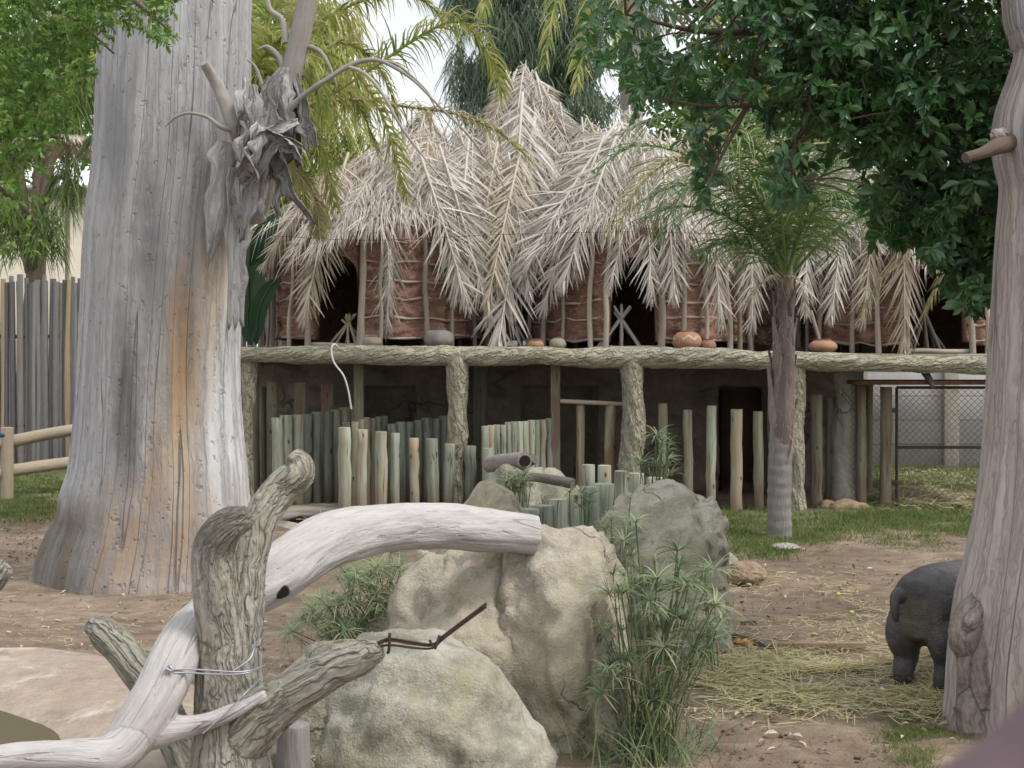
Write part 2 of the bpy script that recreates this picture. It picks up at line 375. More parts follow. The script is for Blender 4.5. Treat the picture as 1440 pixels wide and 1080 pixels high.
MT['palebark'] = wood('pale_peeled_bark', [(.3, (.27, .26, .26)), (.5, (.42, .41, .41)), (.7, (.54, .53, .53))], (70, 70, 5), (20, 20, 1.5), None, .7, .012, perobj=.1, ridged=((24, 24, 1.5), .8, (.22, .21, .21)))
MT['bark'] = wood('peeling_bark', [(.3, (.18, .165, .16)), (.5, (.34, .325, .32)), (.7, (.48, .465, .455))], (70, 70, 5), (24, 24, 2), None, .8, .015, perobj=.5, ridged=((26, 26, 2), 1., (.10, .09, .085)))
MT['twig'] = wood('grey_dead_twig', [(.3, (.23, .21, .19)), (.7, (.42, .39, .36))], perobj=.15)
MT['branch'] = wood('brown_living_branch', [(.3, (.06, .045, .035)), (.7, (.15, .11, .085))], perobj=.1)
MT['pole'] = wood('sun_bleached_pole', [(.3, (.22, .175, .14)), (.5, (.35, .295, .245)), (.72, (.47, .42, .37))], (90, 90, 8), (20, 20, 1.5), None, .4, .006, perobj=.32)
MT['rail'] = wood('weathered_rail', [(.3, (.24, .20, .145)), (.7, (.43, .37, .28))], perobj=.15)
MT['dark_pole'] = wood('dark_wood_pole', [(.3, (.06, .05, .045)), (.7, (.16, .135, .115))], perobj=.2)  # dark brown wood for the set-back hut and one stick stack
MT['cane'] = wood('grey_cane', [(.3, (.10, .095, .092)), (.5, (.17, .162, .158)), (.7, (.24, .228, .22))], (90, 90, 3), (25, 25, .8), None, .3, .006, perobj=.38)
MT['tan_cane'] = wood('tan_cane', [(.3, (.30, .22, .14)), (.7, (.48, .38, .26))], perobj=.2)
MT['post'] = treated_post('green_treated_pine', (.16, .175, .135), (.29, .315, .25), (.42, .44, .36), (.28, .215, .145), .28)
MT['post_dark'] = treated_post('olive_brown_pine', (.15, .135, .095), (.26, .245, .175), (.37, .355, .26), (.20, .125, .085), .2)
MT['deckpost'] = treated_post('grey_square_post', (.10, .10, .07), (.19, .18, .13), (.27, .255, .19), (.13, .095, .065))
MT['stump'] = wood('grey_cut_stump', [(.3, (.13, .12, .115)), (.7, (.30, .28, .265))], perobj=.2)
MT['logdark'] = wood('dark_grey_log', [(.3, (.06, .055, .048)), (.7, (.17, .155, .135))], perobj=.2)
MT['loggrey'] = wood('bark_flecked_log', [(.3, (.13, .11, .10)), (.5, (.24, .21, .195)), (.75, (.45, .42, .40))], (70, 70, 30), (25, 25, 9), perobj=.05)
MT['fibre'] = wood('fibrous_palm_boot', [(.3, (.09, .07, .062)), (.5, (.21, .168, .152)), (.75, (.36, .305, .285))], (90, 90, 5), (16, 16, 1), None, .6, .012, perobj=.3)
MT['dryfrond'] = leafmat('dry_palm_thatch', [(0, (.19, .16, .13)), (.25, (.36, .32, .275)), (.6, (.50, .455, .405)), (1, (.63, .59, .545))], .7, .2, .12)
MT['tanfrond'] = leafmat('tan_palm_thatch', [(0, (.20, .155, .11)), (.3, (.38, .315, .24)), (.7, (.50, .435, .35)), (1, (.60, .54, .45))], .7, .2, .12)
MT['palm'] = leafmat('green_palm_leaflet', [(0, (.035, .09, .03)), (.5, (.08, .185, .055)), (.85, (.14, .26, .08)), (1, (.26, .31, .12))], .4, .4, .3)
MT['yellowpalm'] = leafmat('yellow_green_palm_leaflet', [(0, (.09, .16, .03)), (.45, (.22, .31, .055)), (.8, (.38, .42, .10)), (1, (.52, .44, .19))], .4, .4, .4)  # yellow-green is the leaflets' own colour
MT['olivepalm'] = leafmat('ageing_palm_leaflet', [(0, (.13, .15, .05)), (.5, (.26, .26, .09)), (1, (.46, .38, .22))], .5, .3, .3)
MT['ficus'] = leafmat('glossy_fig_leaf', [(0, (.016, .045, .024)), (.5, (.036, .088, .042)), (.85, (.06, .135, .055)), (1, (.12, .24, .055))], .3, .55, .25, (.09, .22, .035))
MT['bright'] = leafmat('small_bright_leaf', [(0, (.03, .075, .016)), (.4, (.075, .155, .027)), (.8, (.14, .25, .045)), (1, (.26, .40, .08))], .4, .4, .38)
MT['wisp'] = leafmat('grey_green_needle', [(0, (.07, .11, .075)), (.5, (.115, .17, .11)), (1, (.18, .235, .155))], .7, .2, .25)
MT['weep'] = leafmat('weeping_pepper_leaf', [(0, (.05, .09, .025)), (.5, (.095, .155, .04)), (1, (.17, .23, .07))], .6, .3, .3)
MT['hedge'] = leafmat('mixed_green_leaf', [(0, (.03, .07, .015)), (.5, (.08, .15, .03)), (1, (.20, .29, .06))], .5, .3, .3)
MT['papyrus'] = leafmat('papyrus_leaf', [(0, (.06, .12, .055)), (.5, (.115, .195, .10)), (.9, (.21, .30, .175)), (1, (.40, .36, .20))], .5, .3, .25)
MT['culm'] = leafmat('papyrus_stem', [(0, (.04, .08, .03)), (.7, (.085, .14, .05)), (1, (.26, .24, .12))], .5, .3, 0)
MT['grass'] = leafmat('short_lawn_grass', [(0, (.04, .085, .02)), (.5, (.085, .155, .035)), (.9, (.15, .21, .06)), (1, (.34, .30, .15))], .6, .2, .3)
MT['straw'] = leafmat('scattered_straw', [(0, (.25, .24, .09)), (.5, (.44, .40, .20)), (1, (.60, .54, .34))], .7, .2, .1)
MT['banana'] = leafmat('banana_leaf', [(0, (.02, .055, .03)), (1, (.045, .10, .045))], .35, .4, .15)

def simple(name, c, rough=.6, spec=.3, metal=0, var=None, sc=20, bump=0):
    m = NT(name); m.rough(rough); m.b.inputs['Specular IOR Level'].default_value = spec; m.b.inputs['Metallic'].default_value = metal
    if var:
        n = m.noise(m.pos(), sc, 5, .6); m.base(m.ramp(n, [(.3, c), (.7, var)]))
        if bump: m.bump(n, bump, .01)
    else: m.base(c)
    return m.m
MT['steel'] = simple('dark_gate_steel', (.035, .03, .03), .55, .4, .3, (.07, .05, .045), 30)
MT['mesh'] = simple('galvanised_wire', (.16, .16, .16), .5, .5, .6)
MT['wire'] = simple('twisted_wire', (.32, .34, .37), .4, .5, .6)
MT['rust'] = simple('rusty_rebar', (.035, .022, .02), .75, .3, .2, (.075, .042, .034), 60, .4)
MT['cable'] = simple('white_cable', (.72, .72, .72), .5)
MT['orange'] = simple('pumpkin_flesh', (.75, .22, .02), .5, .4, 0, (.82, .34, .04), 40)
MT['lemon'] = simple('yellow_green_fruit', (.50, .55, .06), .45, .4, 0, (.62, .60, .12), 40)
MT['ball'] = simple('faded_pink_plastic', (.62, .17, .14), .5, .4)
MT['brick'] = simple('old_brick', (.13, .07, .055), .9, .2, 0, (.20, .12, .09), 30, .5)
MT['blob_skin'] = simple('mauve_blob', (.085, .058, .066), .6, .2, 0, (.11, .08, .09), 10)

def stone(name, cols, moss=None, crackw=.02, sc=1., bump=.7):
    m = NT(name); g = m.attr('gr')
    n = m.noise(g, 2.2*sc, 8, .62, .3); n2 = m.noise(g, 11*sc, 6, .7); n3 = m.noise(g, 70*sc, 3, .7)
    c = m.ramp(m.mix(.45, n, n2), cols)
    c = m.mix(.35, c, m.ramp(n3, [(.3, .25), (.7, .75)]), 'OVERLAY')
    if moss:
        for s_, col, lo, hi in moss: c = m.mix(m.ramp(m.noise(g, s_, 6, .65, .4), [(lo, 0.), (hi, 1.)]), c, col)
    wv = m.new('VectorMath'); wv.operation = 'ADD'; m.lk(g, wv.inputs[0])
    nz = m.new('TexNoise'); nz.inputs['Scale'].default_value = 3; nz.inputs['Detail'].default_value = 4; m.lk(g, nz.inputs['Vector'])
    sc_ = m.new('VectorMath'); sc_.operation = 'SCALE'; sc_.inputs['Scale'].default_value = .5; m.lk(nz.outputs['Color'], sc_.inputs[0]); m.lk(sc_.outputs[0], wv.inputs[1])
    k = m.ramp(m.voro(wv.outputs[0], 1.7*sc), [(0, 1.), (crackw, 0.)])
    msk = m.ramp(m.noise(g, 1.3, 2), [(.56, 0.), (.62, .8)]); k = m.math('MULTIPLY', k, msk)
    c = m.mix(k, c, (.07, .06, .045))
    h = m.math('ADD', m.math('MULTIPLY', n2, 1.), m.math('MULTIPLY', n3, .45)); h = m.math('SUBTRACT', h, k)
    m.base(c); m.bump(h, bump, .04); m.rough(.92); return m.m
MT['rock'] = stone('olive_grey_boulder', [(.33, (.10, .094, .074)), (.45, (.22, .208, .163)), (.55, (.315, .30, .24)), (.68, (.44, .423, .36))],
    [(1.7, (.30, .28, .17), .52, .70), (2.6, (.16, .165, .14), .54, .68), (1.1, (.43, .41, .36), .55, .72)], .012)
MT['rock_tan'] = stone('tan_boulder', [(.33, (.14, .12, .09)), (.45, (.29, .255, .20)), (.56, (.39, .35, .285)), (.7, (.52, .48, .41))],
    [(1.5, (.33, .31, .20), .50, .66), (2.2, (.19, .178, .15), .54, .70), (.9, (.40, .355, .28), .52, .7)], .012)
MT['rock_dark'] = stone('grey_layered_rock', [(.3, (.20, .18, .14)), (.45, (.36, .335, .27)), (.72, (.54, .51, .43))], [(1.6, (.33, .31, .23), .5, .68), (3, (.12, .12, .11), .55, .7)], .014)
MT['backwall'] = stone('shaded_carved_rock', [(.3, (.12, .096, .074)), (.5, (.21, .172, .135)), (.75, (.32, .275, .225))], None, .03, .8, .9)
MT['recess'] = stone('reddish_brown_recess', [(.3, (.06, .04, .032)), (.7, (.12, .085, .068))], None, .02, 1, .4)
MT['pillar'] = stone('pale_plastered_pillar', [(.3, (.22, .20, .165)), (.5, (.36, .335, .285)), (.75, (.46, .43, .37))], None, .03, 1.6)
MT['smallrock'] = stone('brown_field_stone', [(.3, (.20, .14, .09)), (.7, (.38, .29, .20))], None, .01)
MT['slab'] = stone('pink_concrete_rim', [(.3, (.20, .158, .125)), (.5, (.30, .243, .195)), (.75, (.42, .36, .31))], [(1.2, (.33, .225, .145), .52, .68), (2.5, (.50, .46, .41), .55, .7), (4, (.20, .17, .14), .58, .72)], .006, 1.2, .35)
MT['pinkpath'] = stone('trodden_path', [(.3, (.25, .21, .18)), (.7, (.40, .36, .32))], None, .004, 1.2, .3)

def clay():
    m = NT('red_clay_daub'); g = m.attr('gr')
    n = m.noise(g, 5, 8, .7, .8); n2 = m.noise(g, 1, 6, .7, 1.2, (18, 18, 34)); n3 = m.noise(g, 1, 3, .5, 0, (3, 3, 1.5))
    c = m.ramp(m.mix(.5, n, n2), [(.3, (.14, .072, .054)), (.45, (.33, .185, .138)), (.6, (.44, .27, .21)), (.78, (.58, .42, .345))])
    c = m.mix(m.ramp(n3, [(.5, 0.), (.72, .6)]), c, (.30, .20, .15))
    m.base(c); m.bump(m.math('ADD', n2, n), 1., .05); m.rough(.95); return m.m
MT['clay'] = clay()
def pot(name, a, b, band=None):
    m = NT(name); o = m.obj(); n = m.noise(o, 6, 4); c = m.ramp(n, [(.3, a), (.7, b)])
    m.base(c); m.rough(.7); m.bump(m.noise(o, 30, 3), .2, .01); return m.m
MT['potgrey'] = pot('smoked_grey_clay', (.12, .115, .11), (.24, .22, .20))
MT['potbrown'] = pot('grey_brown_clay', (.20, .17, .13), (.32, .28, .22))
MT['potred'] = pot('terracotta_clay', (.26, .135, .085), (.38, .215, .145))
MT['potdark'] = pot('red_brown_clay', (.22, .10, .07), (.30, .15, .11))
MT['potband'] = pot('pale_painted_band', (.46, .33, .22), (.52, .40, .29))

def skin():
    m = NT('wet_hippo_skin'); o = m.pos(); n = m.noise(o, 5, 6, .6); n2 = m.noise(o, 160, 3, .6); n4 = m.voro(m.mapv(o, (60, 60, 45)), 1)
    c = m.ramp(n, [(.3, (.030, .027, .028)), (.55, (.055, .049, .050)), (.75, (.10, .09, .09))])
    v = m.mapv(o, (9, 3, 5), tuple(-a*b for a, b in zip(W(1285, 870, 8.4), (9, 3, 5))))
    x = m.new('VectorMath'); x.operation = 'LENGTH'; m.lk(v, x.inputs[0])
    d = m.math('ADD', x.outputs['Value'], m.math('MULTIPLY', m.math('SUBTRACT', m.noise(o, 22, 4), .5), 2.4)); c = m.mix(m.ramp(d, [(.2, .5), (.9, 0.)]), c, (.11, .085, .035))
    m.base(c); m.bump(m.math('ADD', m.math('MULTIPLY', m.noise(o, 30, 5, .65, .8), 1.6), m.math('ADD', n2, m.math('MULTIPLY', n4, .8))), .6, .012); m.lk(m.ramp(m.noise(o, 14, 5, .7), [(.35, .22), (.65, .6)]), m.b.inputs['Roughness']); m.b.inputs['Specular IOR Level'].default_value = .55; return m.m
MT['hippo'] = skin()
def dirt():
    m = NT('trodden_brown_earth'); o = m.pos()
    n = m.noise(o, .55, 6, .6, .5); n2 = m.noise(o, 5, 7, .65, .4); n3 = m.noise(o, 45, 4, .7); n4 = m.noise(o, 1.3, 4, .6, 1., (.7, 2.2, 1))
    c = m.ramp(m.mix(.5, n, n2), [(.33, (.10, .072, .05)), (.47, (.185, .138, .099)), (.57, (.255, .196, .146)), (.7, (.35, .28, .22))])
    c = m.mix(m.ramp(n4, [(.52, 0.), (.66, .8)]), c, (.125, .092, .068))
    c = m.mix(.35, c, m.ramp(n3, [(.3, .2), (.7, .8)]), 'OVERLAY')
    # earth under the lawns is greener: a real ground cover with soft ragged edges
    for (cx, cy, rx, ry) in ((4.1, 17.2, 3.4, 1.5), (-8.3, 21.5, 3.4, 3.6), (6.6, 22.3, 2.6, 2.2)):
        v = m.mapv(o, (1/rx, 1/ry, 0), (-cx/rx, -cy/ry, 0)); x = m.new('VectorMath'); x.operation = 'LENGTH'; m.lk(v, x.inputs[0])
        d = m.math('ADD', x.outputs['Value'], m.math('MULTIPLY', m.math('SUBTRACT', n2, .5), 1.6))
        c = m.mix(m.ramp(d, [(.7, .75), (1.1, 0.)]), c, (.12, .145, .06))
    m.base(c); m.bump(m.math('ADD', n2, m.math('MULTIPLY', n3, .45)), .8, .03); m.rough(.88); return m.m
MT['dirt'] = dirt()
MT['clod'] = simple('dark_soil_clod', (.10, .07, .05), .95, .15, 0, (.20, .145, .105), 60)
def water():
    m = NT('murky_pond_water'); o = m.pos(); m.base((.13, .108, .072)); m.rough(.12); m.b.inputs['Specular IOR Level'].default_value = .5
    m.bump(m.noise(o, 14, 3), .08, .01); return m.m
MT['water'] = water()
def plaster(name, a, b, panel=None):
    m = NT(name); o = m.pos(); n = m.noise(o, 1.2, 6, .6, .4); n2 = m.noise(o, 18, 4); c = m.ramp(m.mix(.35, n, n2), [(.3, a), (.7, b)])
    if panel:
        x = m.new('TexBrick'); x.inputs['Scale'].default_value = 1; x.inputs['Brick Width'].default_value = panel[0]; x.inputs['Row Height'].default_value = panel[1]
        x.inputs['Mortar Size'].default_value = .012; x.offset = 0; x.inputs['Color1'].default_value = (1, 1, 1, 1); x.inputs['Color2'].default_value = (.9, .9, .9, 1); x.inputs['Mortar'].default_value = (.62, .62, .6, 1)
        r = m.new('Mapping'); r.inputs['Rotation'].default_value = (R(90), 0, 0); m.lk(o, r.inputs['Vector']); m.lk(r.outputs[0], x.inputs['Vector'])
        c = m.mix(1., c, x.outputs['Color'], 'MULTIPLY')
    m.base(c); m.bump(n2, .2, .01); return m.m
MT['cream'] = plaster('cream_plaster', (.50, .46, .37), (.60, .56, .47))
MT['concwall'] = plaster('grey_precast_panels', (.30, .29, .28), (.42, .405, .39), (1.9, .42))
# ================= ground =================
def axis(segs):
    out = []
    for a, b, st in segs: out += list(np.arange(a, b-1e-6, st))
    return np.array(out+[segs[-1][1]])
xs = axis([(-600, -60, 60), (-60, -12, 3), (-12, -6, .25), (-6, 6, .06), (6, 12, .25), (12, 60, 3), (60, 600, 60)])
ys = axis([(-60, 0, 6), (0, 5, .5), (5, 13, .06), (13, 24, .12), (24, 40, 1), (40, 100, 6), (100, 1300, 80)])
X, Y = np.meshgrid(xs, ys); n = X.size
P = np.stack([X.ravel(), Y.ravel(), np.zeros(n)], 1); near = np.clip((30-np.abs(P[:, 1]-10))/10, 0, 1)*np.clip((14-np.abs(P[:, 0]))/4, 0, 1)
Z = (fbm(P*.5, 3, 1)*.03+fbm(P*2.5, 4, 2)*.02+np.minimum(fbm(P*7, 3, 4), .1)*.012)*near
pool = np.hypot((P[:, 0]+3.4)/2.0, (P[:, 1]-6.2)/3.05); Z -= np.clip(1.05-pool, 0, .3)*1.2
P[:, 2] = Z
i = np.arange(len(ys)-1)[:, None]*len(xs)+np.arange(len(xs)-1)[None]
q = np.stack([i, i+1, i+len(xs)+1, i+len(xs)], -1).reshape(-1, 4)
gm = MB(); gm.add(P, q); tag(gm.build('ground', MT['dirt']), kind='structure')

# concrete rim and murky pond, near left
rim = MB(); na = 120; prof = [(1.0, -.12), (1.005, .04), (.985, .07), (.92, .085), (.84, .085), (.76, .07), (.69, .035), (.63, -.01), (.56, -.07), (.4, -.2)]
aa = np.arange(na)/na*2*math.pi; rows = []
wob = 1+.04*fbm(np.stack([np.cos(aa)*1.5, np.sin(aa)*1.5, aa*0], 1), 3, 5)
for r_, z_ in prof: rows.append(np.stack([-3.4+2.1*r_*np.cos(aa)*wob, 6.2+3.2*r_*np.sin(aa)*wob, np.full(na, z_)], 1))
V = np.stack(rows, 0).reshape(-1, 3); V[:, 2] += fbm(V*3, 3, 8)*.012
k = np.arange(len(prof)-1)[:, None]*na; j = np.arange(na)[None]; jj = (j+1) % na
rim.add(V, np.stack([k+j, k+jj, k+na+jj, k+na+j], -1).reshape(-1, 4)); tag(rim.build('pond_rim', MT['slab']), kind='structure')
wt = MB(); V = np.stack([-3.4+2.1*.65*np.cos(aa), 6.2+3.2*.65*np.sin(aa), np.full(na, -.012)], 1); V = np.vstack([V, [-3.4, 6.2, -.012]])
wt.add(V, None, np.stack([np.arange(na), (np.arange(na)+1) % na, np.full(na, na)], 1)); tag(wt.build('pond_water', MT['water']), kind='structure')
# pale trodden path between the trunk and the left stockade
pm = MB(); pa = [GP(*p) for p in ((395, 712), (420, 705), (478, 702), (482, 722), (474, 734), (420, 742), (385, 735), (372, 722))]
c = sum(pa, Vector())/len(pa); V = [[p.x, p.y, .05] for p in pa]+[[p.x*1.0+(p.x-c.x)*.12, p.y+(p.y-c.y)*.12, -.03] for p in pa]+[[c.x, c.y, .055]]
k = len(pa); pm.add(V, [[a, (a+1) % k, k+(a+1) % k, k+a] for a in range(k)], [[a, (a+1) % k, 2*k] for a in range(k)])
tag(pm.build('path', MT['pinkpath']), kind='structure')

# ---- loose ground cover ----
def blades(name, poly, n, h, mat, wd=.006, thr=-.05, ns=1.2, seed=1):
    px, py = sample(poly, n*3); py = np.maximum(py+RG.normal(0, 1, len(py))*np.clip((py-600)*.05, 1, 14), 640); px = px+RG.normal(0, 16, len(px)); D = 4040/(py-495); P = np.stack([(px-720)/F*D, D, np.zeros(len(px))], 1)
    m = fbm(P*ns, 3, seed)+.6*fbm(P*4, 2, 77) > thr+RG.normal(0, .12, len(P)); P = P[m][:n]; n = len(P)
    b = MB(); ribbons(b, P, nrm(RG.normal(size=(n, 3))*[.6, .6, .0]+[0, 0, 1]), rdir(n), RG.uniform(.5, 1.2, n)*h, wd, 2, RG.uniform(.2, 1.2, n))
    return tag(b.build(name, mat), kind='stuff')
blades('grass', [(1000, 722), (1150, 716), (1390, 716), (1380, 752), (1260, 750), (1180, 744), (1180, 772), (1100, 785), (1020, 772)], 17000, .085, MT['grass'], .008, -.12)
blades('grass', [(1150, 745), (1380, 745), (1375, 786), (1290, 786), (1240, 770), (1150, 764)], 2600, .05, MT['grass'], .007, .1)
blades('grass', [(-60, 655), (110, 655), (108, 705), (60, 730), (-60, 732)], 15000, .07, MT['grass'], .012, -.2)
blades('grass', [(1240, 1040), (1290, 1012), (1350, 1010), (1400, 1030), (1400, 1062), (1320, 1068), (1255, 1062)], 3600, .045, MT['grass'], .004, -.15)
blades('grass', [(1200, 655), (1440, 655), (1440, 690), (1200, 705)], 7000, .14, MT['grass'], .012, -.1)
blades('grass', [(1140, 735), (1250, 720), (1300, 730), (1260, 748), (1180, 748)], 2500, .16, MT['grass'], .008, -.1)
def litter(name, poly, n, l0, l1, mat, wd, z=.02, thr=-.1, seed=3, pile=.03):
    px, py = sample(poly, n*3); py = np.maximum(py+RG.normal(0, 1, len(py))*np.clip((py-600)*.05, 1, 14), 640); px = px+RG.normal(0, 18, len(px)); D = 4040/(py-495); P = np.stack([(px-720)/F*D, D, np.zeros(len(px))], 1)
    f = .6*fbm(P*5, 2, seed+2)+fbm(P*[1.1, 1.1, 1], 3, seed); m = f > thr+RG.normal(0, .1, len(P)); P = P[m][:n]; f = f[m][:n]; n = len(P); P[:, 2] = z+RG.uniform(0, 1, n)*pile*np.clip(f+.6, 0, 1)
    a = RG.uniform(0, 2*math.pi, n); d = np.stack([np.cos(a), np.sin(a)*.8, RG.normal(0, .12, n)], 1)
    b = MB(); ribbons(b, P, d, nrm(np.array([0, 0, 1.])+RG.normal(0, .4, (n, 3))), RG.uniform(l0, l1, n), wd, 2, RG.normal(0.1, .35, n), [1, 1, .7])
    return tag(b.build(name, mat), kind='stuff')
litter('straw', [(985, 935), (1060, 915), (1180, 925), (1350, 915), (1350, 1000), (1290, 990), (1150, 995), (1040, 975), (975, 990)], 6200, .06, .22, MT['straw'], .0045, .02, -.05)
litter('straw', [(960, 900), (1420, 890), (1400, 1010), (960, 1010)], 1300, .05, .2, MT['straw'], .004, .02, -.3, 9, .01)
litter('straw', [(1020, 800), (1250, 830), (1250, 900), (1020, 900)], 900, .04, .15, MT['straw'], .004, .02, -.1, 4, .01)
litter('straw', [(1255, 672), (1440, 672), (1440, 712), (1255, 712)], 2600, .1, .35, MT['straw'], .008, .04, -.2, 5, .08)
litter('straw', [(400, 705), (480, 700), (600, 735), (420, 770), (360, 745)], 260, .08, .25, MT['straw'], .005, .06, -.2, 6, .01)
litter('straw', [(0, 790), (340, 830), (380, 960), (0, 920)], 420, .03, .14, MT['straw'], .004, .02, -.3, 7, .01)
def clods(name, poly, n, lo, hi, mat, seed=2, thr=-.3):
    px, py = sample(poly, n*3); D = 4040/(py-495); P = np.stack([(px-720)/F*D, D, np.zeros(len(px))], 1)
    m = fbm(P*1.5, 3, seed) > thr; P = P[m][:n]; n = len(P); V, t = ico(1); b = MB(); sz = lo*(hi/lo)**(RG.random(n)**2.2)
    for k in range(n):
        A = V*(1+.35*RG.normal(size=(len(V), 1)))*sz[k]*np.array([1, 1, .6]); b.add(A+P[k]+[0, 0, .01], None, t)
    return tag(b.build(name, mat, smooth=False), kind='stuff')
clods('soil_clods', [(960, 985), (1150, 985), (1310, 1010), (1300, 1080), (960, 1080)], 230, .003, .02, MT['clod'], 2, -.2)
clods('soil_clods', [(1000, 780), (1360, 790), (1250, 900), (1020, 910)], 260, .003, .016, MT['clod'], 3, -.1)
clods('soil_clods', [(0, 830), (400, 830), (640, 900), (400, 1000), (0, 930)], 380, .003, .018, MT['clod'], 4, -.2)
clods('soil_clods', [(0, 730), (110, 730), (60, 800), (0, 810)], 200, .006, .02, MT['clod'], 5, -.2)

# ================= boundary structures =================
# grey cane fence far left
D0 = 25.5; t = thing('cane_fence', W(30, 653, D0).xy.to_3d(), 'tall grey cane fence behind the log rail, left of the giant trunk', 'fence')
px = -140.
hz = H+(495-390)/F*D0
cv = [MB() for _ in range(3)]
k = 0
while px < 420:
    w_ = random.uniform(5.5, 9); tan = random.random() < .05
    b = MB(); x = (px-720)/F*D0; top = hz+random.uniform(-.12, .06)
    yy = D0+random.uniform(-.03, .03)
    tube(b, [(x, yy, 0), (x+random.uniform(-.03, .03), yy, top*.5), (x+random.uniform(-.03, .03), yy, top)], [w_/F*D0*.5]*3, 8, 3)
    if px < 118: b.build('cane', MT['tan_cane' if tan else 'cane'], t)
    else: cv.append(b)
    px += w_*.78; k += 1
b = MB()
for c_ in cv[3:]: b.v += c_.v; b.q += [x+b.n for x in c_.q]; b.t += [x+b.n for x in c_.t]; b.g += c_.g; b.r += c_.r; b.n += c_.n
b.build('cane_panel', MT['cane'], t)
for z in (.7, 2.3):
    b = MB(); tube(b, [(-11.5, D0+.1, z), (-3.5, D0+.1, z)], .035, 8); b.build('cross_rail', MT['cane'], t)
# log rail fence
t = thing('rail_fence', GP(10, 703), 'two-rail log fence on the grass at the left edge', 'fence')
b = MB(); p = GP(10, 703); tube(b, [p, (p.x, p.y, .99)], .085, 14, 2); b.build('fence_post', MT['rail'], t)
p2 = Vector((p.x-2.6, p.y-.5, 0)); b = MB(); tube(b, [p2, (p2.x, p2.y, .99)], .085, 14, 2); b.build('fence_post', MT['rail'], t)
for ya, yb in ((628, 606), (668, 654)):
    a = W(-30, ya, p.y-.2); c = W(170, yb-12, 21.2); b = MB(); tube(b, [W(-260, ya+24, p.y-1.0), a, (a+c)/2+Vector((0, 0, .01)), c], [.085, .088, .085, .08], 14, 4); b.build('rail', MT['rail'], t)
b = MB(); lobe(b, W(1, 612, 19.2), (.06, .04, .035), 3, sub=3); tag(b.build('cloth', simple('blue_cloth', (.03, .06, .14), .8), org=W(1, 612, 19.2)), 'small dark blue cloth lying on the log rail at the far left', 'cloth')
# cream house wall behind
t = thing('house', (-13.5, 36, 0), 'cream plastered building behind the cane fence on the left', 'building')
b = MB(); zt = H+(495-268)/F*36; box(b, (-14.5, 37.5, zt/2), (12, 3, zt)); b.build('wall', MT['cream'], t)
b = MB(); box(b, (-14.5, 37.4, zt+.06), (12.3, 3.3, .12)); b.build('roof', MT['concwall'], t)
# thatched parasol top (left)
a = W(95, 198, 27); t = thing('thatched_parasol', (a.x, a.y, 0), 'thatched parasol roof showing left of the giant trunk', 'parasol')
b = MB(); nb = 2600; th = RG.uniform(0, 2*math.pi, nb); s_ = RG.uniform(.05, 1, nb); P = np.stack([a.x+s_*1.1*np.cos(th), a.y+s_*1.1*np.sin(th), a.z+.12-s_*.22], 1)
ribbons(b, P, np.stack([np.cos(th), np.sin(th), -.25+RG.normal(0, .12, nb)], 1), [0, 0, 1], RG.uniform(.2, .45, nb), .02, 2, .4); b.build('thatch', MT['tanfrond'], t)
b = MB(); tube(b, [(a.x, a.y, 0), (a.x, a.y, a.z+.1)], .05, 10); b.build('pole', MT['rail'], t)
# precast wall at the right behind the gate
Dw = 24.6; t = thing('boundary_wall', (7, Dw, 0), 'grey precast concrete boundary wall behind the mesh gate', 'wall')
b = MB(); box(b, (8, Dw+.1, 1.15), (17, .1, 2.3)); b.build('panel', MT['concwall'], t)
for px in (1020, 1210, 1337, 1465):
    b = MB(); box(b, ((px-720)/F*Dw, Dw+.04, 1.18), (.26, .2, 2.36), bev=.02); b.build('pier', MT['pillar'], t)
# ================= timber and concrete platform =================
def deckz(x): return 2.085-.0105*(x+3.4)
DB = 18.0
t = thing('platform', (1.2, 20, 0), 'raised platform with a pale rope-like concrete edge beam, carrying the huts', 'platform'); PLAT = t
def bark_beam(g, a, s, r):
    p = g*np.array([9, 9, 2.6]); return np.clip(ridge(p*1.5+fbm(g*5, 2)[:, None], 3, 3), -1, .5)*.02+fbm(g*np.array([3, 3, 1.6]), 3, 5)*.04
xs_ = [330, 420, 520, 640, 760, 890, 1010, 1120, 1230, 1330, 1400, 1470]; yc = [498, 498, 499, 501, 500, 503, 504, 507, 511, 512, 513, 514]
pts = [W(x, y, DB+(.05 if k % 2 else -.03)) for k, (x, y) in enumerate(zip(xs_, yc))]
b = MB(); tube(b, pts, [.10, .105, .105, .112, .11, .118, .112, .115, .112, .11, .108, .105], 40, 26, bark_beam, twist=2.2); b.build('edge_beam', MT['beam'], t)
def column(px0, y0, px1, y1, D, r0, r1, name='column', mat='beam', mid=None):
    p0 = W(px0, y0, D); p1 = W(px1, y1, D); p1.z = 0; m = (p0+p1)/2+Vector((random.uniform(-.03, .03), 0, 0))
    b = MB(); tube(b, [p0, p0*.75+p1*.25+Vector((.02, 0, 0)), m, p0*.25+p1*.75-Vector((.015, 0, 0)), p1], [r0*1.12, r0*.98, (r0+r1)/2, r1*.95, r1*1.1], 36, 22, bark_beam, twist=1.5); return b.build(name, MT[mat], t)
column(642, 500, 641, 720, DB+.05, .125, .115); column(887, 504, 888, 720, DB+.05, .13, .15); column(1116, 506, 1120, 725, DB+.1, .105, .115)
column(348, 500, 350, 715, DB+.1, .08, .08)
column(1192, 515, 1189, 715, 18.85, .19, .19, 'column', 'pillar')
for px, D, w_ in ((505, 18.35, .125), (781, 18.3, .12), (676, 20.2, .2), (1090, 20.3, .2)):
    b = MB(); p = W(px, 560, D); z1 = deckz(p.x)-.16; box(b, (p.x, D, z1/2), (w_, w_, z1), bev=.008)
    b.g[-1] = b.v[-1]*1.0; b.build('timber_post', MT['deckpost'], t)
b = MB(); V = []
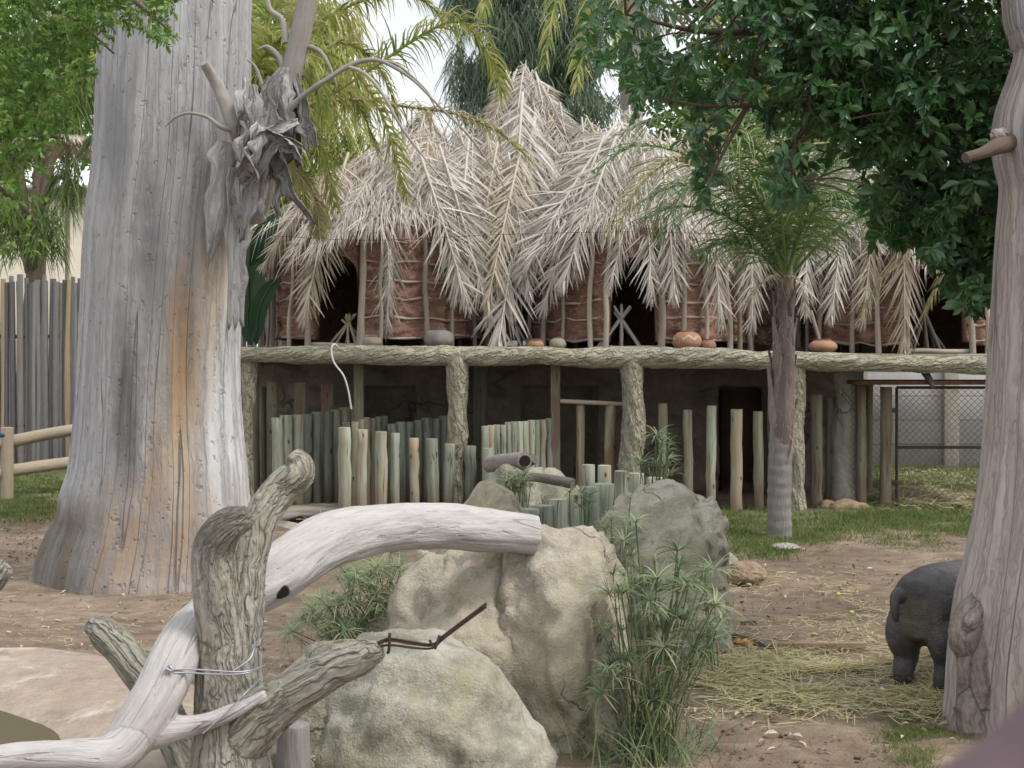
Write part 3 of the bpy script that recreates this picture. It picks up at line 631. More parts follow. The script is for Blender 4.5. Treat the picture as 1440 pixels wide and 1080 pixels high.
xa, xb = -4.4, 7.0
for x in (xa, xb):
    for y, dz in ((DB+.02, 0), (21.9, 0), (DB+.02, -.1), (21.9, -.1)): V.append((x, y, deckz(x)+dz))
b.add(V, [[0, 4, 5, 1], [2, 3, 7, 6], [0, 2, 6, 4], [1, 5, 7, 3], [0, 1, 3, 2], [4, 6, 7, 5]]); b.build('deck', MT['deckpost'], t)
b = MB(); a = W(1225, 522, 18.1); c = W(1395, 541, 18.4); box(b, ((a.x+c.x)/2, 18.6, (a.z+c.z)/2-.06), (2.0, .9, .05)); b.build('soffit_board', MT['potdark'] if 0 else simple('red_brown_board', (.10, .05, .035), .8, .2, 0, (.17, .09, .065), 9), t)
b = MB(); tube(b, [W(1298, 520, 18.2), W(1306, 532, 18.1), W(1313, 545, 18.0)], [.05, .045, .03], 10, 3); b.build('beam_end', MT['branch'], t)
# rope cable over the beam
b = MB(); tube(b, [W(478, 490, 17.95), W(470, 484, 17.87), W(466, 492, 17.84), W(470, 510, 17.84), W(483, 528, 17.86), W(490, 550, 17.9), W(494, 575, 17.95)], .011, 8, 6)
tag(b.build('cable', MT['cable'], org=W(470, 500, 17.9)), 'white cable hanging from the edge beam down to the left stockade', 'cable')
# carved rock wall under the platform, with two shallow dark recesses
t = thing('rock_wall', (1.0, 20.9, 0), 'brown carved rock wall in the shade under the platform', 'wall')
nx, nz = 320, 66; gx = np.linspace(-4.4, 4.75, nx); gz = np.linspace(-.05, 2.0, nz); A, B = np.meshgrid(gx, gz)
P = np.stack([A.ravel(), np.full(A.size, 20.6), B.ravel()], 1); q3 = P*[.9, 1, 2.2]+P[:, :1]*[0, 0, .5]
d = ridge(q3*.8, 3, 4)*.16+fbm(P*[3, 1, 5], 3, 9)*.06
rec = np.zeros(len(P))
for x0, x1, z1 in ((W(1012, 0, 20.6).x, W(1078, 0, 20.6).x, 1.5), (W(735, 0, 20.6).x, W(840, 0, 20.6).x, 1.5), (W(500, 0, 20.6).x, W(585, 0, 20.6).x, 1.5)):
    rec = np.maximum(rec, ((P[:, 0] > x0) & (P[:, 0] < x1) & (P[:, 2] < z1)))
P[:, 1] += d*(1-rec)+rec*.5
i = np.arange(nz-1)[:, None]*nx+np.arange(nx-1)[None]; q = np.stack([i, i+1, i+nx+1, i+nx], -1).reshape(-1, 4)
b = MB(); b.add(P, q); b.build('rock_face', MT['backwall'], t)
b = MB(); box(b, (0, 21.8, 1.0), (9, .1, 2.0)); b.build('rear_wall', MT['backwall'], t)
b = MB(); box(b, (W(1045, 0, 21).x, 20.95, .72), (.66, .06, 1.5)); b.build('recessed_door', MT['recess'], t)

# ================= frond meshes for the roofs =================
def frond(L, n, ll, lw, curve, seed, a0=50, a1=16, up=-.25, droop=.5, rach=.018, start=.1, jit=.13, nseg=3, phi0=0., path=None, gaps=.04, world_g=(0, 0, -1)):
    """pinnate palm leaf: along +Y unless a path is given; returns MB"""
    rs = np.random.default_rng(seed); b = MB()
    if path is None:
        m = 14; pts = [np.zeros(3)]; ph = phi0
        for k in range(m): ph += curve/m; pts.append(pts[-1]+np.array([rs.normal(0, .003), math.cos(ph), -math.sin(ph)])*L/m)
        P = spline(pts, 3)
    else: P = spline(path, 8); L = np.linalg.norm(np.diff(P, axis=0), axis=1).sum()
    T = nrm(np.gradient(P, axis=0)); s = np.linspace(0, 1, len(P))
    tube(b, P[::3] if path is None else P[::4], np.interp(np.linspace(0, 1, len(P[::3] if path is None else P[::4])), [0, 1], [rach, rach*.22]), 6, 1, rnd=.75)
    upv = np.array([0, 0, 1.]) if abs(T[:, 2]).max() < .97 else np.array([0, .35, 1.])
    tt = np.tile(np.linspace(start, 1, n), 2)+rs.normal(0, .006, 2*n); tt = np.clip(tt, 0, 1); sg = np.repeat([-1., 1.], n)
    keep = rs.random(2*n) > gaps; tt = tt[keep]; sg = sg[keep]
    pp = np.stack([np.interp(tt, s, P[:, k]) for k in range(3)], 1); tv = nrm(np.stack([np.interp(tt, s, T[:, k]) for k in range(3)], 1))
    side = nrm(np.cross(tv, upv)); nn = nrm(np.cross(side, tv))
    a = np.radians(a0+(a1-a0)*tt)+rs.normal(0, jit, len(tt)); uu = up+rs.normal(0, .14, len(tt))
    d = tv*np.cos(a)[:, None]+side*(np.sin(a)*sg)[:, None]+nn*uu[:, None]
    prof = np.interp(tt, [0, .12, .45, .8, 1], [.35, .8, 1, .75, .35])*rs.uniform(.8, 1.12, len(tt))
    ribbons(b, pp, d, nn+rs.normal(0, .35, nn.shape), ll*prof, lw*rs.uniform(.75, 1.2, len(tt)), nseg, droop*rs.uniform(.5, 1.5, len(tt)), [.7, 1, .75, .08] if nseg == 3 else None, rs.random(len(tt))*.9, world_g)
    return b
VAR = {}
for nm, mat in (('grey', 'dryfrond'), ('tan', 'tanfrond')):
    VAR[nm] = []
    for k in range(9):
        L = 1.0
        o = frond(L, 82, .245, .0088, [.25, .5, .75, .4, .95, .6, .35, .8, .55][k], 100+k, 44+5*(k % 4), 10, -.26, .35+.12*(k % 3), .0075, .08, .2, gaps=.06+.03*k)
        VAR[nm].append(o.mesh('dry_frond_%s' % nm))
        VAR[nm][-1].materials.append(MT[mat])
def place_frond(parent, base, d, nv, L, var, wid=1.0):
    """instance of a dry frond: base, direction, outward normal"""
    d = Vector(d).normalized(); n = Vector(nv); x = d.cross(n).normalized(); n = x.cross(d)
    me = random.choice(VAR[var]) if isinstance(var, str) else var
    o = bpy.data.objects.new('dry_frond', me); COL.objects.link(o); o.parent = parent
    M = Matrix((x*wid*L, d*L, n*L)).transposed().to_4x4(); M.translation = Vector(base)-ORI[parent.name]; o.matrix_local = M; return o

def hut(cx, cy, R_, z0, ztop, apex, re, ze, door, label, npole, seed, rows, doorw=.3, tone=('grey', 'grey', 'tan'), heroes=(), ridge_pts=(), clayb=None, dark=False, frange=115, laths=7, n_back=1):
    rs = random.Random(seed)
    t = thing('hut', (cx, cy, z0), label, 'hut', 'thatched clay huts on the platform')
    # ---- clay wall: full round with an arched doorway and a raised, uneven lower edge
    nth = 420; nz = 70; th = np.linspace(-math.pi, math.pi, nth); door_w = doorw/R_
    zb = z0+.13+.03*vn(np.stack([th*4, th*0, th*0+seed], 1)); zb[np.abs(th) > 1.9] = z0
    zt = np.full(nth, ztop)
    dd = np.abs(th-door)/door_w; inside = dd < 1
    arch = z0+(ztop-z0-.45)*.97; za = np.where(inside, arch-.33+.33*np.sqrt(np.clip(1-dd**2, 0, 1)), zb)
    zlo = np.maximum(zb, np.where(inside, za, zb))
    f = np.linspace(0, 1, nz)[:, None]; Zg = zlo[None]+(zt-zlo)[None]*f; TH = np.repeat(th[None], nz, 0)
    g = np.stack([TH*R_, Zg*0+seed*5, Zg], -1).reshape(-1, 3)
    dsp = fbm(g*[7, 1, 9], 4, seed)*.05+ridge(g*[5, 1, 16]+fbm(g*3, 2)[:, None], 3, seed+2)*.03
    rr = R_+dsp.reshape(nz, nth)
    Vo = np.stack([cx+np.sin(TH)*rr, cy-np.cos(TH)*rr, Zg], -1).reshape(-1, 3); Vi = np.stack([cx+np.sin(TH)*(R_-.09), cy-np.cos(TH)*(R_-.09), Zg], -1).reshape(-1, 3)
    i = np.arange(nz-1)[:, None]*nth+np.arange(nth-1)[None]; q = np.stack([i, i+1, i+nth+1, i+nth], -1).reshape(-1, 4)
    N_ = nz*nth; qi = q[:, ::-1]+N_; e = np.arange(nth-1); qb = np.stack([e+1, e, e+N_, e+1+N_], 1); top = (nz-1)*nth; qt = np.stack([e+top, e+1+top, e+1+top+N_, e+top+N_], 1)
    b = MB(); b.add(np.vstack([Vo, Vi]), np.vstack([q, qi, qb, qt]), None, np.vstack([g, g])); b.build('clay_wall', MT['clay'], t)
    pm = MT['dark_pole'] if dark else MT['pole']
    # ---- upright poles
    angs = []
    a0 = -1.75
    step = 3.5/npole
    for k in range(npole+1):
        a = a0+k*step+rs.uniform(-.06, .06)
        if abs(a-door) < door_w*1.25: continue
        angs.append(a)
    angs += [door-door_w*1.13, door+door_w*1.13]
    for a in sorted(angs):
        r_ = R_+.065; lean = rs.uniform(-.03, .03); rp = rs.uniform(.025, .038)*(1.2 if abs(abs(a-door)-door_w*1.13) < .01 else 1)
        p0 = Vector((cx+math.sin(a)*(r_+.05), cy-math.cos(a)*(r_+.05), z0+.005)); p1 = Vector((cx+math.sin(a+lean)*r_, cy-math.cos(a+lean)*r_, ztop-.05))
        pts = [p0]+[p0.lerp(p1, f_)+Vector((rs.uniform(-.02, .02), rs.uniform(-.008, .008), 0)) for f_ in (.25, .5, .75)]+[p1]
        b = MB(); tube(b, pts, [rp*1.1, rp, rp*.95, rp*.9, rp*.8], 10, 4, lambda g, a_, s, r: .006*fbm(g*[20, 20, 5], 2, 3)); b.build('pole', pm, t)
    # ---- horizontal laths, half sunk in the clay
    for k in range(laths):
        z = z0+.16+(ztop-z0-.25)*k/(laths-1)
        for s0, s1 in ((-1.7, door-door_w*1.1), (door+door_w*1.1, 1.7)):
            if z > arch-.04 and s0 < 0: s1_ = s1
            m = 14; aa_ = np.linspace(s0, s1, m); off = rs.uniform(-.03, .03)
            pts = [(cx+math.sin(a)*(R_+.02+rs.uniform(-.012, .014)), cy-math.cos(a)*(R_+.02+rs.uniform(-.012, .014)), z+off*math.sin(a*3)+rs.uniform(-.028, .028)) for a in aa_]
            if len(pts) > 2: b = MB(); tube(b, pts, [rs.uniform(.010, .021) for _ in pts], 8, 2); b.build('lath', pm, t)
    b = MB(); aa_ = np.linspace(door-door_w*1.1, door+door_w*1.1, 5); tube(b, [(cx+math.sin(a)*(R_+.05), cy-math.cos(a)*(R_+.05), z0+.03+rs.uniform(0, .02)) for a in aa_], .03, 8, 2); b.build('door_sill', pm, t)
    # ---- thatch: a rough under-roof and laid palm fronds
    ax = Vector(apex); b = MB(); nr, ns = 10, 48; V = []
    for k in range(nr+1):
        f_ = k/nr
        for j in range(ns):
            a = j/ns*2*math.pi; w_ = 1+.06*math.sin(a*5+k)
            V.append((ax.x+(cx-ax.x)*f_+math.sin(a)*re*.74*f_*w_, ax.y+(cy-ax.y)*f_-math.cos(a)*re*.74*f_*w_, ax.z-.12+(ze+.28-ax.z)*f_))
    q = [[k*ns+j, k*ns+(j+1) % ns, (k+1)*ns+(j+1) % ns, (k+1)*ns+j] for k in range(nr) for j in range(ns)]
    b.add(V, q); b.build('under_thatch', MT['under'], t); b = MB(); np_ = 3900
    fr = RG.random(np_)**.6; a = RG.uniform(-2.2, 2.2, np_); fr = fr*(1+.13*np.sin(a*5+seed)+.09*np.sin(a*11+seed*2)); r1 = re*.84*fr
    P = np.stack([ax.x+(cx-ax.x)*fr+np.sin(a)*r1, ax.y+(cy-ax.y)*fr-np.cos(a)*r1, ax.z-.06+(ze+.2-ax.z)*fr], 1)
    dv = np.stack([np.sin(a)*re, -np.cos(a)*re, np.full(np_, ze-ax.z)], 1); dv = nrm(dv)+RG.normal(0, .16, dv.shape)
    ribbons(b, P+RG.normal(0, .02, P.shape), dv, np.stack([np.sin(a), -np.cos(a), np.ones(np_)], 1)+RG.normal(0, .5, P.shape), RG.uniform(.25, .55, np_), RG.uniform(.009, .016, np_), 3, RG.uniform(.1, .9, np_), [1, 1, .8, .1])
    np_ = 1300; fr = RG.random(np_)**.6; a = RG.uniform(-2.2, 2.2, np_); r1 = re*.9*fr+.1
    P = np.stack([ax.x+(cx-ax.x)*fr+np.sin(a)*r1, ax.y+(cy-ax.y)*fr-np.cos(a)*r1, ax.z+.1+(ze+.1-ax.z)*fr], 1)
    dv = nrm(np.stack([np.sin(a)*re, -np.cos(a)*re, np.full(np_, ze-ax.z)], 1))+RG.normal(0, .3, (np_, 3))
    ribbons(b, P, dv, np.stack([np.sin(a), -np.cos(a), np.ones(np_)], 1)+RG.normal(0, .6, P.shape), RG.uniform(.15, .6, np_), RG.uniform(.005, .012, np_), 3, RG.uniform(.1, 1.4, np_), [1, 1, .8, .1])
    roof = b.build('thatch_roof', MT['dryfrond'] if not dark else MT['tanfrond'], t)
    cnt = 0
    for (f0, nf, L, curve) in rows:
        for k in range(nf):
            a = (-frange+2*frange*(k+.5+rs.uniform(-.35, .35))/nf)*math.pi/180
            if doorw > .25 and ((f0 > .4 and abs(a-door) < .36) or (f0 > .2 and abs(a-door) < .27)): continue
            f_ = max(f0+rs.uniform(-.06, .06), -.05)
            base = Vector((ax.x+(cx-ax.x)*f_+math.sin(a)*re*f_, ax.y+(cy-ax.y)*f_-math.cos(a)*re*f_, ax.z+(ze-ax.z)*f_+.05))
            down = Vector((math.sin(a)*re+cx-ax.x, -math.cos(a)*re+cy-ax.y, ze-ax.z)).normalized(); out = Vector((math.sin(a), -math.cos(a), .55)).normalized()
            tang = Vector((math.cos(a), math.sin(a), 0)); dr = down+tang*rs.uniform(-.28, .28)+out*rs.uniform(.02, .13)
            if f0 < .03: base = base-down*rs.uniform(.05, .38)+out*.02
            place_frond(roof, base+out*rs.uniform(.0, .05), dr, out, L*rs.uniform(.82, 1.15), rs.choice(tone), rs.uniform(.7, 1.3)); cnt += 1
    for (p0, D0_, p1, D1, wd_, tn) in heroes:
        A_ = W(*p0, D0_); B_ = W(*p1, D1); d = B_-A_; L = d.length
        place_frond(roof, A_, d+Vector((0, -.1, .12)), Vector((0, -1, .6)), L*1.06, VAR[tn][rs.choice([0, 3, 1])], wd_); cnt += 1
    for (rx, ry, rd, L) in ridge_pts:
        for j in range(3):
            dr = Vector((rs.uniform(-.45, .45), -.5+rs.uniform(-.15, .2), -.85)); place_frond(roof, W(rx+rs.uniform(-9, 9), ry-rs.uniform(0, 14), rd+rs.uniform(-.1, .1)), dr, Vector((0, -1, .55)), L*rs.uniform(.85, 1.1), rs.choice(tone), rs.uniform(.9, 1.2)); cnt += 1
    return t
def wx(px, D): return (px-720)/F*D
zA = deckz(wx(535, 20)); 
hut(wx(533, 20.1), 20.1, 1.44, zA, zA+1.72, W(600, 172, 20.5), 1.95, 3.5, -.31, 'leftmost thatched clay hut with an arched doorway on the platform', 11, 3,
    ((.48, 15, 1.2, 1), (.3, 17, 1.5, 1), (.12, 13, 1.6, 1), (0, 14, 1.35, 1)), .31, heroes=(
    ((490, 215), 19.3, (425, 418), 18.15, 1.1, 'tan'), ((562, 190), 19.2, (540, 425), 18.1, 1.0, 'grey'), ((585, 200), 19.3, (652, 398), 18.1, 1.15, 'grey'), ((618, 205), 19.3, (684, 412), 18.15, 1.05, 'grey'),
    ((470, 235), 19.4, (372, 352), 18.6, 1.0, 'tan'), ((545, 330), 18.5, (548, 428), 18.05, .5, 'grey'), ((520, 230), 19.4, (352, 378), 19.2, .8, 'tan'), ((660, 190), 19.6, (640, 385), 18.3, 1.1, 'grey'), ((520, 250), 19.2, (470, 338), 18.2, .8, 'grey')), ridge_pts=((548, 190, 20.2, 1.6), (575, 178, 20.3, 1.8), (605, 172, 20.3, 1.9), (635, 178, 20.3, 1.8), (662, 186, 20.2, 1.8), (690, 190, 20.1, 1.7), (505, 225, 20.0, 1.5), (465, 262, 19.9, 1.3)))
zB = deckz(wx(900, 20))
hut(wx(893, 20.15), 20.15, 1.52, zB, zB+1.72, W(885, 178, 20.5), 2.05, 3.5, -.1, 'middle thatched clay hut with a tall arched doorway beside the terracotta pots', 14, 5,
    ((.48, 15, 1.15, 1), (.28, 17, 1.5, 1), (.12, 13, 1.6, 1), (0, 12, 1.2, 1)), .3, heroes=(
    ((868, 172), 19.6, (742, 350), 18.3, 1.25, 'grey'), ((872, 178), 19.5, (800, 372), 18.2, 1.1, 'grey'), ((850, 190), 19.4, (770, 392), 18.15, 1.0, 'grey'), ((900, 240), 19.2, (862, 385), 18.2, .8, 'grey'),
    ((930, 200), 19.4, (950, 392), 18.1, 1.1, 'grey'), ((985, 230), 19.4, (1018, 425), 18.2, .9, 'grey'), ((905, 215), 19.4, (918, 388), 18.1, 1.1, 'grey')), ridge_pts=((868, 175, 20.2, 1.8), (900, 178, 20.3, 1.9), (935, 190, 20.3, 1.8), (970, 198, 20.3, 1.8), (1005, 205, 20.3, 1.7), (1035, 215, 20.3, 1.7)))
zC = deckz(wx(1250, 20))
hut(wx(1278, 20.2), 20.2, 1.42, zC, zC+1.68, W(1240, 190, 20.5), 2.0, 3.4, .0, 'rightmost thatched clay hut, shaded by the fig tree', 11, 8,
    ((.48, 15, 1.4, 1), (.28, 16, 1.6, 1), (.1, 12, 1.5, 1)), .36, heroes=(((1190, 250), 19.4, (1175, 425), 18.3, 1.0, 'grey'), ((1265, 230), 19.2, (1278, 470), 18.2, .9, 'tan'), ((1230, 240), 19.3, (1225, 420), 18.2, .9, 'tan')), ridge_pts=((1150, 215, 20.3, 1.7), (1190, 205, 20.3, 1.8), (1230, 200, 20.3, 1.8), (1275, 205, 20.3, 1.8), (1320, 215, 20.3, 1.8), (1360, 235, 20.2, 1.6)))
# recessed dark connecting rooms between the huts, under taller roofs
zM = deckz(wx(708, 21))
hut(wx(712, 21.3), 21.3, 1.15, zM, zM+1.7, W(745, 118, 21.2), 1.9, 3.5, 3.0, 'tall-roofed narrow hut set back between the left and middle huts', 9, 13,
    ((.42, 15, 1.7, 1), (.24, 16, 1.7, 1), (.1, 13, 1.6, 1), (0, 6, 1.1, 1)), .3, dark=False, heroes=(
    ((752, 165), 20.3, (706, 442), 18.25, 1.25, 'grey'), ((735, 130), 20.4, (722, 330), 19.0, 1.1, 'grey'), ((700, 200), 19.8, (672, 355), 18.6, 1.0, 'tan'), ((770, 150), 20.4, (835, 200), 20.3, .5, 'grey'), ((735, 200), 19.7, (690, 400), 18.4, 1.1, 'tan'), ((715, 215), 19.7, (742, 390), 18.5, .9, 'grey')), ridge_pts=((710, 112, 21.1, 1.6), (728, 102, 21.2, 1.8), (752, 112, 21.2, 1.8), (772, 132, 21.1, 1.7), (795, 155, 21.0, 1.6), (818, 172, 20.9, 1.5), (838, 185, 20.8, 1.4)))
zN = deckz(wx(1090, 21))
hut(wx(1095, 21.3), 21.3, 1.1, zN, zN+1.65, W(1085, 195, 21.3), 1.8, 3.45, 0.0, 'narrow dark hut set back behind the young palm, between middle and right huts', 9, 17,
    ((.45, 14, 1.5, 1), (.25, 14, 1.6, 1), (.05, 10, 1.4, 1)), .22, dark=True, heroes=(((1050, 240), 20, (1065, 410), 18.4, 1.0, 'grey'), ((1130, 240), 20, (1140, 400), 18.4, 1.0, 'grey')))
# tie wire strung along the eaves
b = MB(); tube(b, [W(360, 330, 18.2), W(520, 338, 18.1), W(700, 330, 18.15), W(900, 326, 18.1), W(1060, 332, 18.1), W(1380, 350, 18.2)], .003, 6, 8)
tag(b.build('tie_wire', MT['rust'], org=W(720, 330, 18.1)), 'thin rusty wire strung along the eaves of the huts', 'wire')

# ================= pots and stick stacks =================
def potmesh(r, squash=.86, mouth=.45, neck=.06, notch=0):
    prof = [(.02, 0), (.45, .02), (.78, .22), (.97, .55), (1.0, .85), (.92, 1.2), (.72, 1.48), (mouth+.06, 1.6), (mouth, 1.66), (mouth+.06, 1.66+neck*2), (mouth+.02, 1.68+neck*2), (mouth-.06, 1.62), (mouth-.02, 1.2), (0.02, 1.0)]
    b = MB(); ns = 40; P = spline([(x, 0, z) for x, z in prof], 3); V = []
    for p in P:
        for j in range(ns):
            a = j/ns*2*math.pi; w_ = 1+.012*math.sin(3*a+p[2]*2)
            V.append((max(p[0], .01)*r*w_*math.cos(a), max(p[0], .01)*r*w_*math.sin(a), p[2]*r*squash/1.0*.98))
    m = len(P); b.add(V, [[k*ns+j, k*ns+(j+1) % ns, (k+1)*ns+(j+1) % ns, (k+1)*ns+j] for k in range(m-1) for j in range(ns)]); return b
def pot_thing(px, rpx, mat, label, D=18.32, squash=.95, mouth=.42, neck=.05, band=False, dz=0):
    p = W(px, 480, D); p.z = deckz(p.x)+.002+dz; r = rpx/F*D
    t = thing('clay_pot', p, label, 'pot', 'clay pots along the platform edge')
    b = potmesh(r, squash, mouth, neck); b.v = [v+a3(p) for v in b.v]; b.build('pot_body', MT[mat], t)
    if band:
        bb = MB(); ns = 96; V = []
        for j in range(ns+1):
            a = j/ns*2*math.pi; zz = 1.15+.16*(abs((j % 12)-6)/3-1)
            for dz_ in (-.1, .1):
                z = zz+dz_; rad = np.interp(z, [.85, 1.2, 1.48], [1.0, .92, .72])+.018; V.append((rad*r*math.cos(a)+p.x, rad*r*math.sin(a)+p.y, z*r*squash*.98+p.z))
        bb.add(V, [[2*j, 2*j+2, 2*j+3, 2*j+1] for j in range(ns)]); bb.build('zigzag_band', MT['potband'], t)
    return t
pot_thing(523, 14, 'potbrown', 'small grey-brown clay pot by the left hut doorway', squash=.72)
pot_thing(617, 21, 'potgrey', 'big round smoky grey clay pot in front of the left hut', squash=.8, neck=.02)
pot_thing(753, 12, 'potred', 'small orange terracotta bowl left of a grey pot', squash=.72, mouth=.7)
pot_thing(784, 12, 'potbrown', 'small round grey clay pot between the poles left of the middle doorway', squash=.85)
pot_thing(966, 20.5, 'potred', 'large terracotta pot with a pale zigzag band', squash=.85, band=True, neck=.02)
pot_thing(995, 12, 'potdark', 'small red-brown clay pot touching the large zigzag pot', squash=.85, mouth=.6)
PT = pot_thing(1157, 20, 'potred', 'wide terracotta bowl holding a pale stirring stick', squash=.55, mouth=.5)
b = MB(); tube(b, [W(1156, 492, 18.34), W(1150, 470, 18.3), W(1140, 437, 18.28)], [.018, .02, .024], 8, 3)
tag(b.build('stirring_stick', MT['pole'], org=W(1156, 490, 18.34)), 'pale wooden stick standing in the wide terracotta bowl', 'stick')
def sticks(px, py, D, hpx, n, label, mat, seed, spread=1.0):
    rs = random.Random(seed); p = W(px, py, D); p.z = deckz(p.x); h = hpx/F*D
    t = thing('stick_stack', p, label, 'firewood', 'stacks of leaning sticks in the hut doorways')
    for k in range(n):
        a = k/n*2*math.pi+rs.uniform(-.3, .3); r0 = h*rs.uniform(.4, .6)*spread; top = h*rs.uniform(.75, 1.08)
        p0 = p+Vector((math.cos(a)*r0, math.sin(a)*r0*.4, .015)); p1 = p+Vector((-math.cos(a)*r0*.35, -math.sin(a)*r0*.15, top)); rp = rs.uniform(.014, .022)
        b = MB(); tube(b, [p0, (p0+p1)/2+Vector((rs.uniform(-.015, .015), 0, 0)), p1], [rp, rp*.95, rp*.9], 8, 3, lambda g, a_, s, r: .004*vn(np.stack([s*30, a_*0, a_*0], 1))); b.build('stick', mat, t)
    return t
sticks(491, 482, 18.78, 52, 7, 'stack of brown sticks in the doorway of the left hut', MT['rail'], 2)
sticks(874, 485, 18.72, 62, 8, 'crossed sticks stacked in the doorway of the middle hut', MT['twig'], 4, 1.15)
sticks(1300, 495, 18.85, 75, 8, 'dark sticks stacked in the doorway of the right hut', MT['dark_pole'], 6, .8)
# ================= timber palings and posts =================
def pale(parent, px, ytop, D, wpx=13.5, mat='post', name='post', z0=0.):
    p = W(px, ytop, D); b = MB(); r = wpx/F*D*.5*random.uniform(.94, 1.06)
    post(b, (p.x+random.uniform(-.02, .02), p.y, z0), (p.x, p.y, p.z+random.uniform(-.015, .015)), r); return b.build(name, MT[mat], parent, org=None if parent else Vector((p.x, p.y, z0)))
t = thing('stockade', W(440, 0, 18.5).xy.to_3d(), 'green-grey paling stockade on the left, its top rising to the hanging cable', 'fence')
for k, (x, y) in enumerate(((389, 586), (402, 585), (419, 583), (431, 581), (446, 579), (459, 578), (472, 576), (484, 574), (498, 572))): pale(t, x, y, 18.15+.1*k, 16)
t = thing('stockade', W(560, 0, 18.8).xy.to_3d(), 'rear paling stockade between the cable and the concrete column, tan at its left end', 'fence')
for k in range(6): pale(t, 499+8.3*k, 592-1.6*k, 18.0+.15*k, 10, 'post_dark' if k < 5 else 'post')
for k in range(8): pale(t, 551+12.2*k, 596-1.75*k, 18.45+.09*k, 14)
b = MB(); box(b, (W(486, 0, 17.95).x, 17.98, .57), (.1, .05, 1.12), bev=.01); b.build('gap_shade_board', MT['logdark'], t)  # dark strip stands in for the shaded gap between the stockade panels
t = thing('stockade', W(735, 0, 18.2).xy.to_3d(), 'right paling stockade behind the small logs on the flat rock', 'fence')
for k in range(13): pale(t, 682+8.1*k, 600-1.05*k, 17.6+.06*k, 10)
SHORT = [(484, 601, 17.3, 17), (509, 604, 17.4, 16.5), (536, 608, 17.5, 16.5), (556, 611, 17.6, 14), (582, 615, 17.7, 13.5), (607, 618, 17.8, 17), (632, 623, 17.9, 15), (661, 626, 18.0, 16), (686, 630, 17.3, 16)]
for k, (x, y, D, w_) in enumerate(SHORT):
    lab = 'green-tinted timber post in the front row that steps down toward the flat rock'
    o = pale(None, x, y, D, w_, 'post', 'timber_post'); tag(o, lab, 'post', 'front row of stepped timber posts')
TALL = [(383, 538, 18.7, 16, 'post_dark', 'tall brown-green post, leftmost of three rising behind the left stockade'), (423, 539, 18.8, 17, 'post_dark', 'tall brown-green post, middle one of three behind the left stockade'),
    (461, 540, 18.9, 18, 'post_dark', 'tall brown-green post, nearest the cable of three behind the left stockade'),
    (357, 530, 18.6, 14, 'deckpost', 'dark shaded post beside the right edge of the giant trunk'), (369, 545, 18.9, 15, 'deckpost', 'dark shaded post left of the left stockade'),
    (816, 566, 18.3, 12, 'post_dark', 'slim post under the horizontal stick, left one'), (859, 569, 18.3, 16, 'post_dark', 'thicker post under the horizontal stick, next to the concrete column'),
    (932, 567, 18.2, 13, 'post_dark', 'upright post first to the right of the middle concrete column'), (967, 576, 18.2, 13, 'post_dark', 'upright post second to the right of the middle concrete column'),
    (1001, 572, 18.2, 13, 'post', 'pale upright post left of the dark recess under the platform'), (1036, 576, 18.2, 16, 'post', 'pale green upright post left of the young palm, in front of the recess'),
    (1066, 578, 18.2, 14, 'post_dark', 'upright post just left of the young palm trunk'),
    (1147, 556, 18.5, 18, 'deckpost', 'dark shaded post right of the young palm, left of its pair'), (1168, 560, 18.9, 15, 'deckpost', 'dark shaded post right of the young palm, next to the pale pillar')]
for x, y, D, w_, m_, lab in TALL: tag(pale(None, x, y, D, w_, m_, 'upright_post'), lab, 'post', 'upright posts under the platform')
b = MB(); tube(b, [W(788, 564, 18.25), W(830, 566, 18.22), W(875, 568, 18.25)], [.028, .03, .026], 10, 4); tag(b.build('cross_stick', MT['pole'], org=W(830, 566, 18.2)), 'pale horizontal stick tied between a platform post and the concrete column', 'stick')
STEP = [(827, 652, 13.2, 18.5), (850, 657, 13.0, 20), (873, 662, 12.8, 19.5), (895, 668, 12.6, 21), (921, 673, 12.4, 23)]
for k, (x, y, D, w_) in enumerate(STEP): tag(pale(None, x, y, D, w_, 'post', 'timber_stump'), ('first', 'second', 'third', 'fourth', 'fifth and lowest')[k]+' stump from the left in the far stepped row behind the rocks', 'stump', 'far row of timber stumps')
STEP = [(743, 717, 10.4, 33), (763, 709, 10.5, 31), (786, 700, 10.6, 27), (808, 694, 10.7, 26), (829, 685, 10.8, 29), (849, 680, 11.0, 29)]
for k, (x, y, D, w_) in enumerate(STEP): tag(pale(None, x, y, D, w_, 'post', 'timber_stump'), ('lowest, leftmost', 'second from left', 'third from left', 'fourth from left', 'fifth from left', 'tallest, rightmost')[k]+' timber stump of the near row rising between the boulders', 'stump', 'near row of timber stumps')
# ================= mesh gate and panel =================
def chain(b, x0, x1, z0, z1, y, pitch=.085, r=.0032):
    n = int((x1-x0+z1-z0)/pitch)+2
    for sgn in (1, -1):
        for k in range(-n, n):
            c = k*pitch; pts = []
            # line x-x0 = c + sgn*(z-z0)
            za = max(z0, z0+((x0-x0)-c)/1 if sgn > 0 else z0-(x1-x0-c)); zb = min(z1, z0+(x1-x0-c) if sgn > 0 else z0+c)
            if sgn < 0: za = max(z0, z0+c-(x1-x0)); zb = min(z1, z0+c)
            if zb-za < .02: continue
            pts = [(x0+c+sgn*(z-z0), y+.003*sgn, z) for z in (za, zb)]; tube(b, pts, r, 4, 1, cap=False)
Dg = 18.6
a = W(1260, 712, Dg); t = thing('mesh_gate', (a.x, Dg, 0), 'dark steel framed chain-link gate under the right end of the platform', 'gate')
x0, x1 = W(1261, 0, Dg).x, W(1389, 0, Dg).x; z0, z1 = W(0, 711, Dg).z, W(0, 545, Dg).z
b = MB(); r = .02
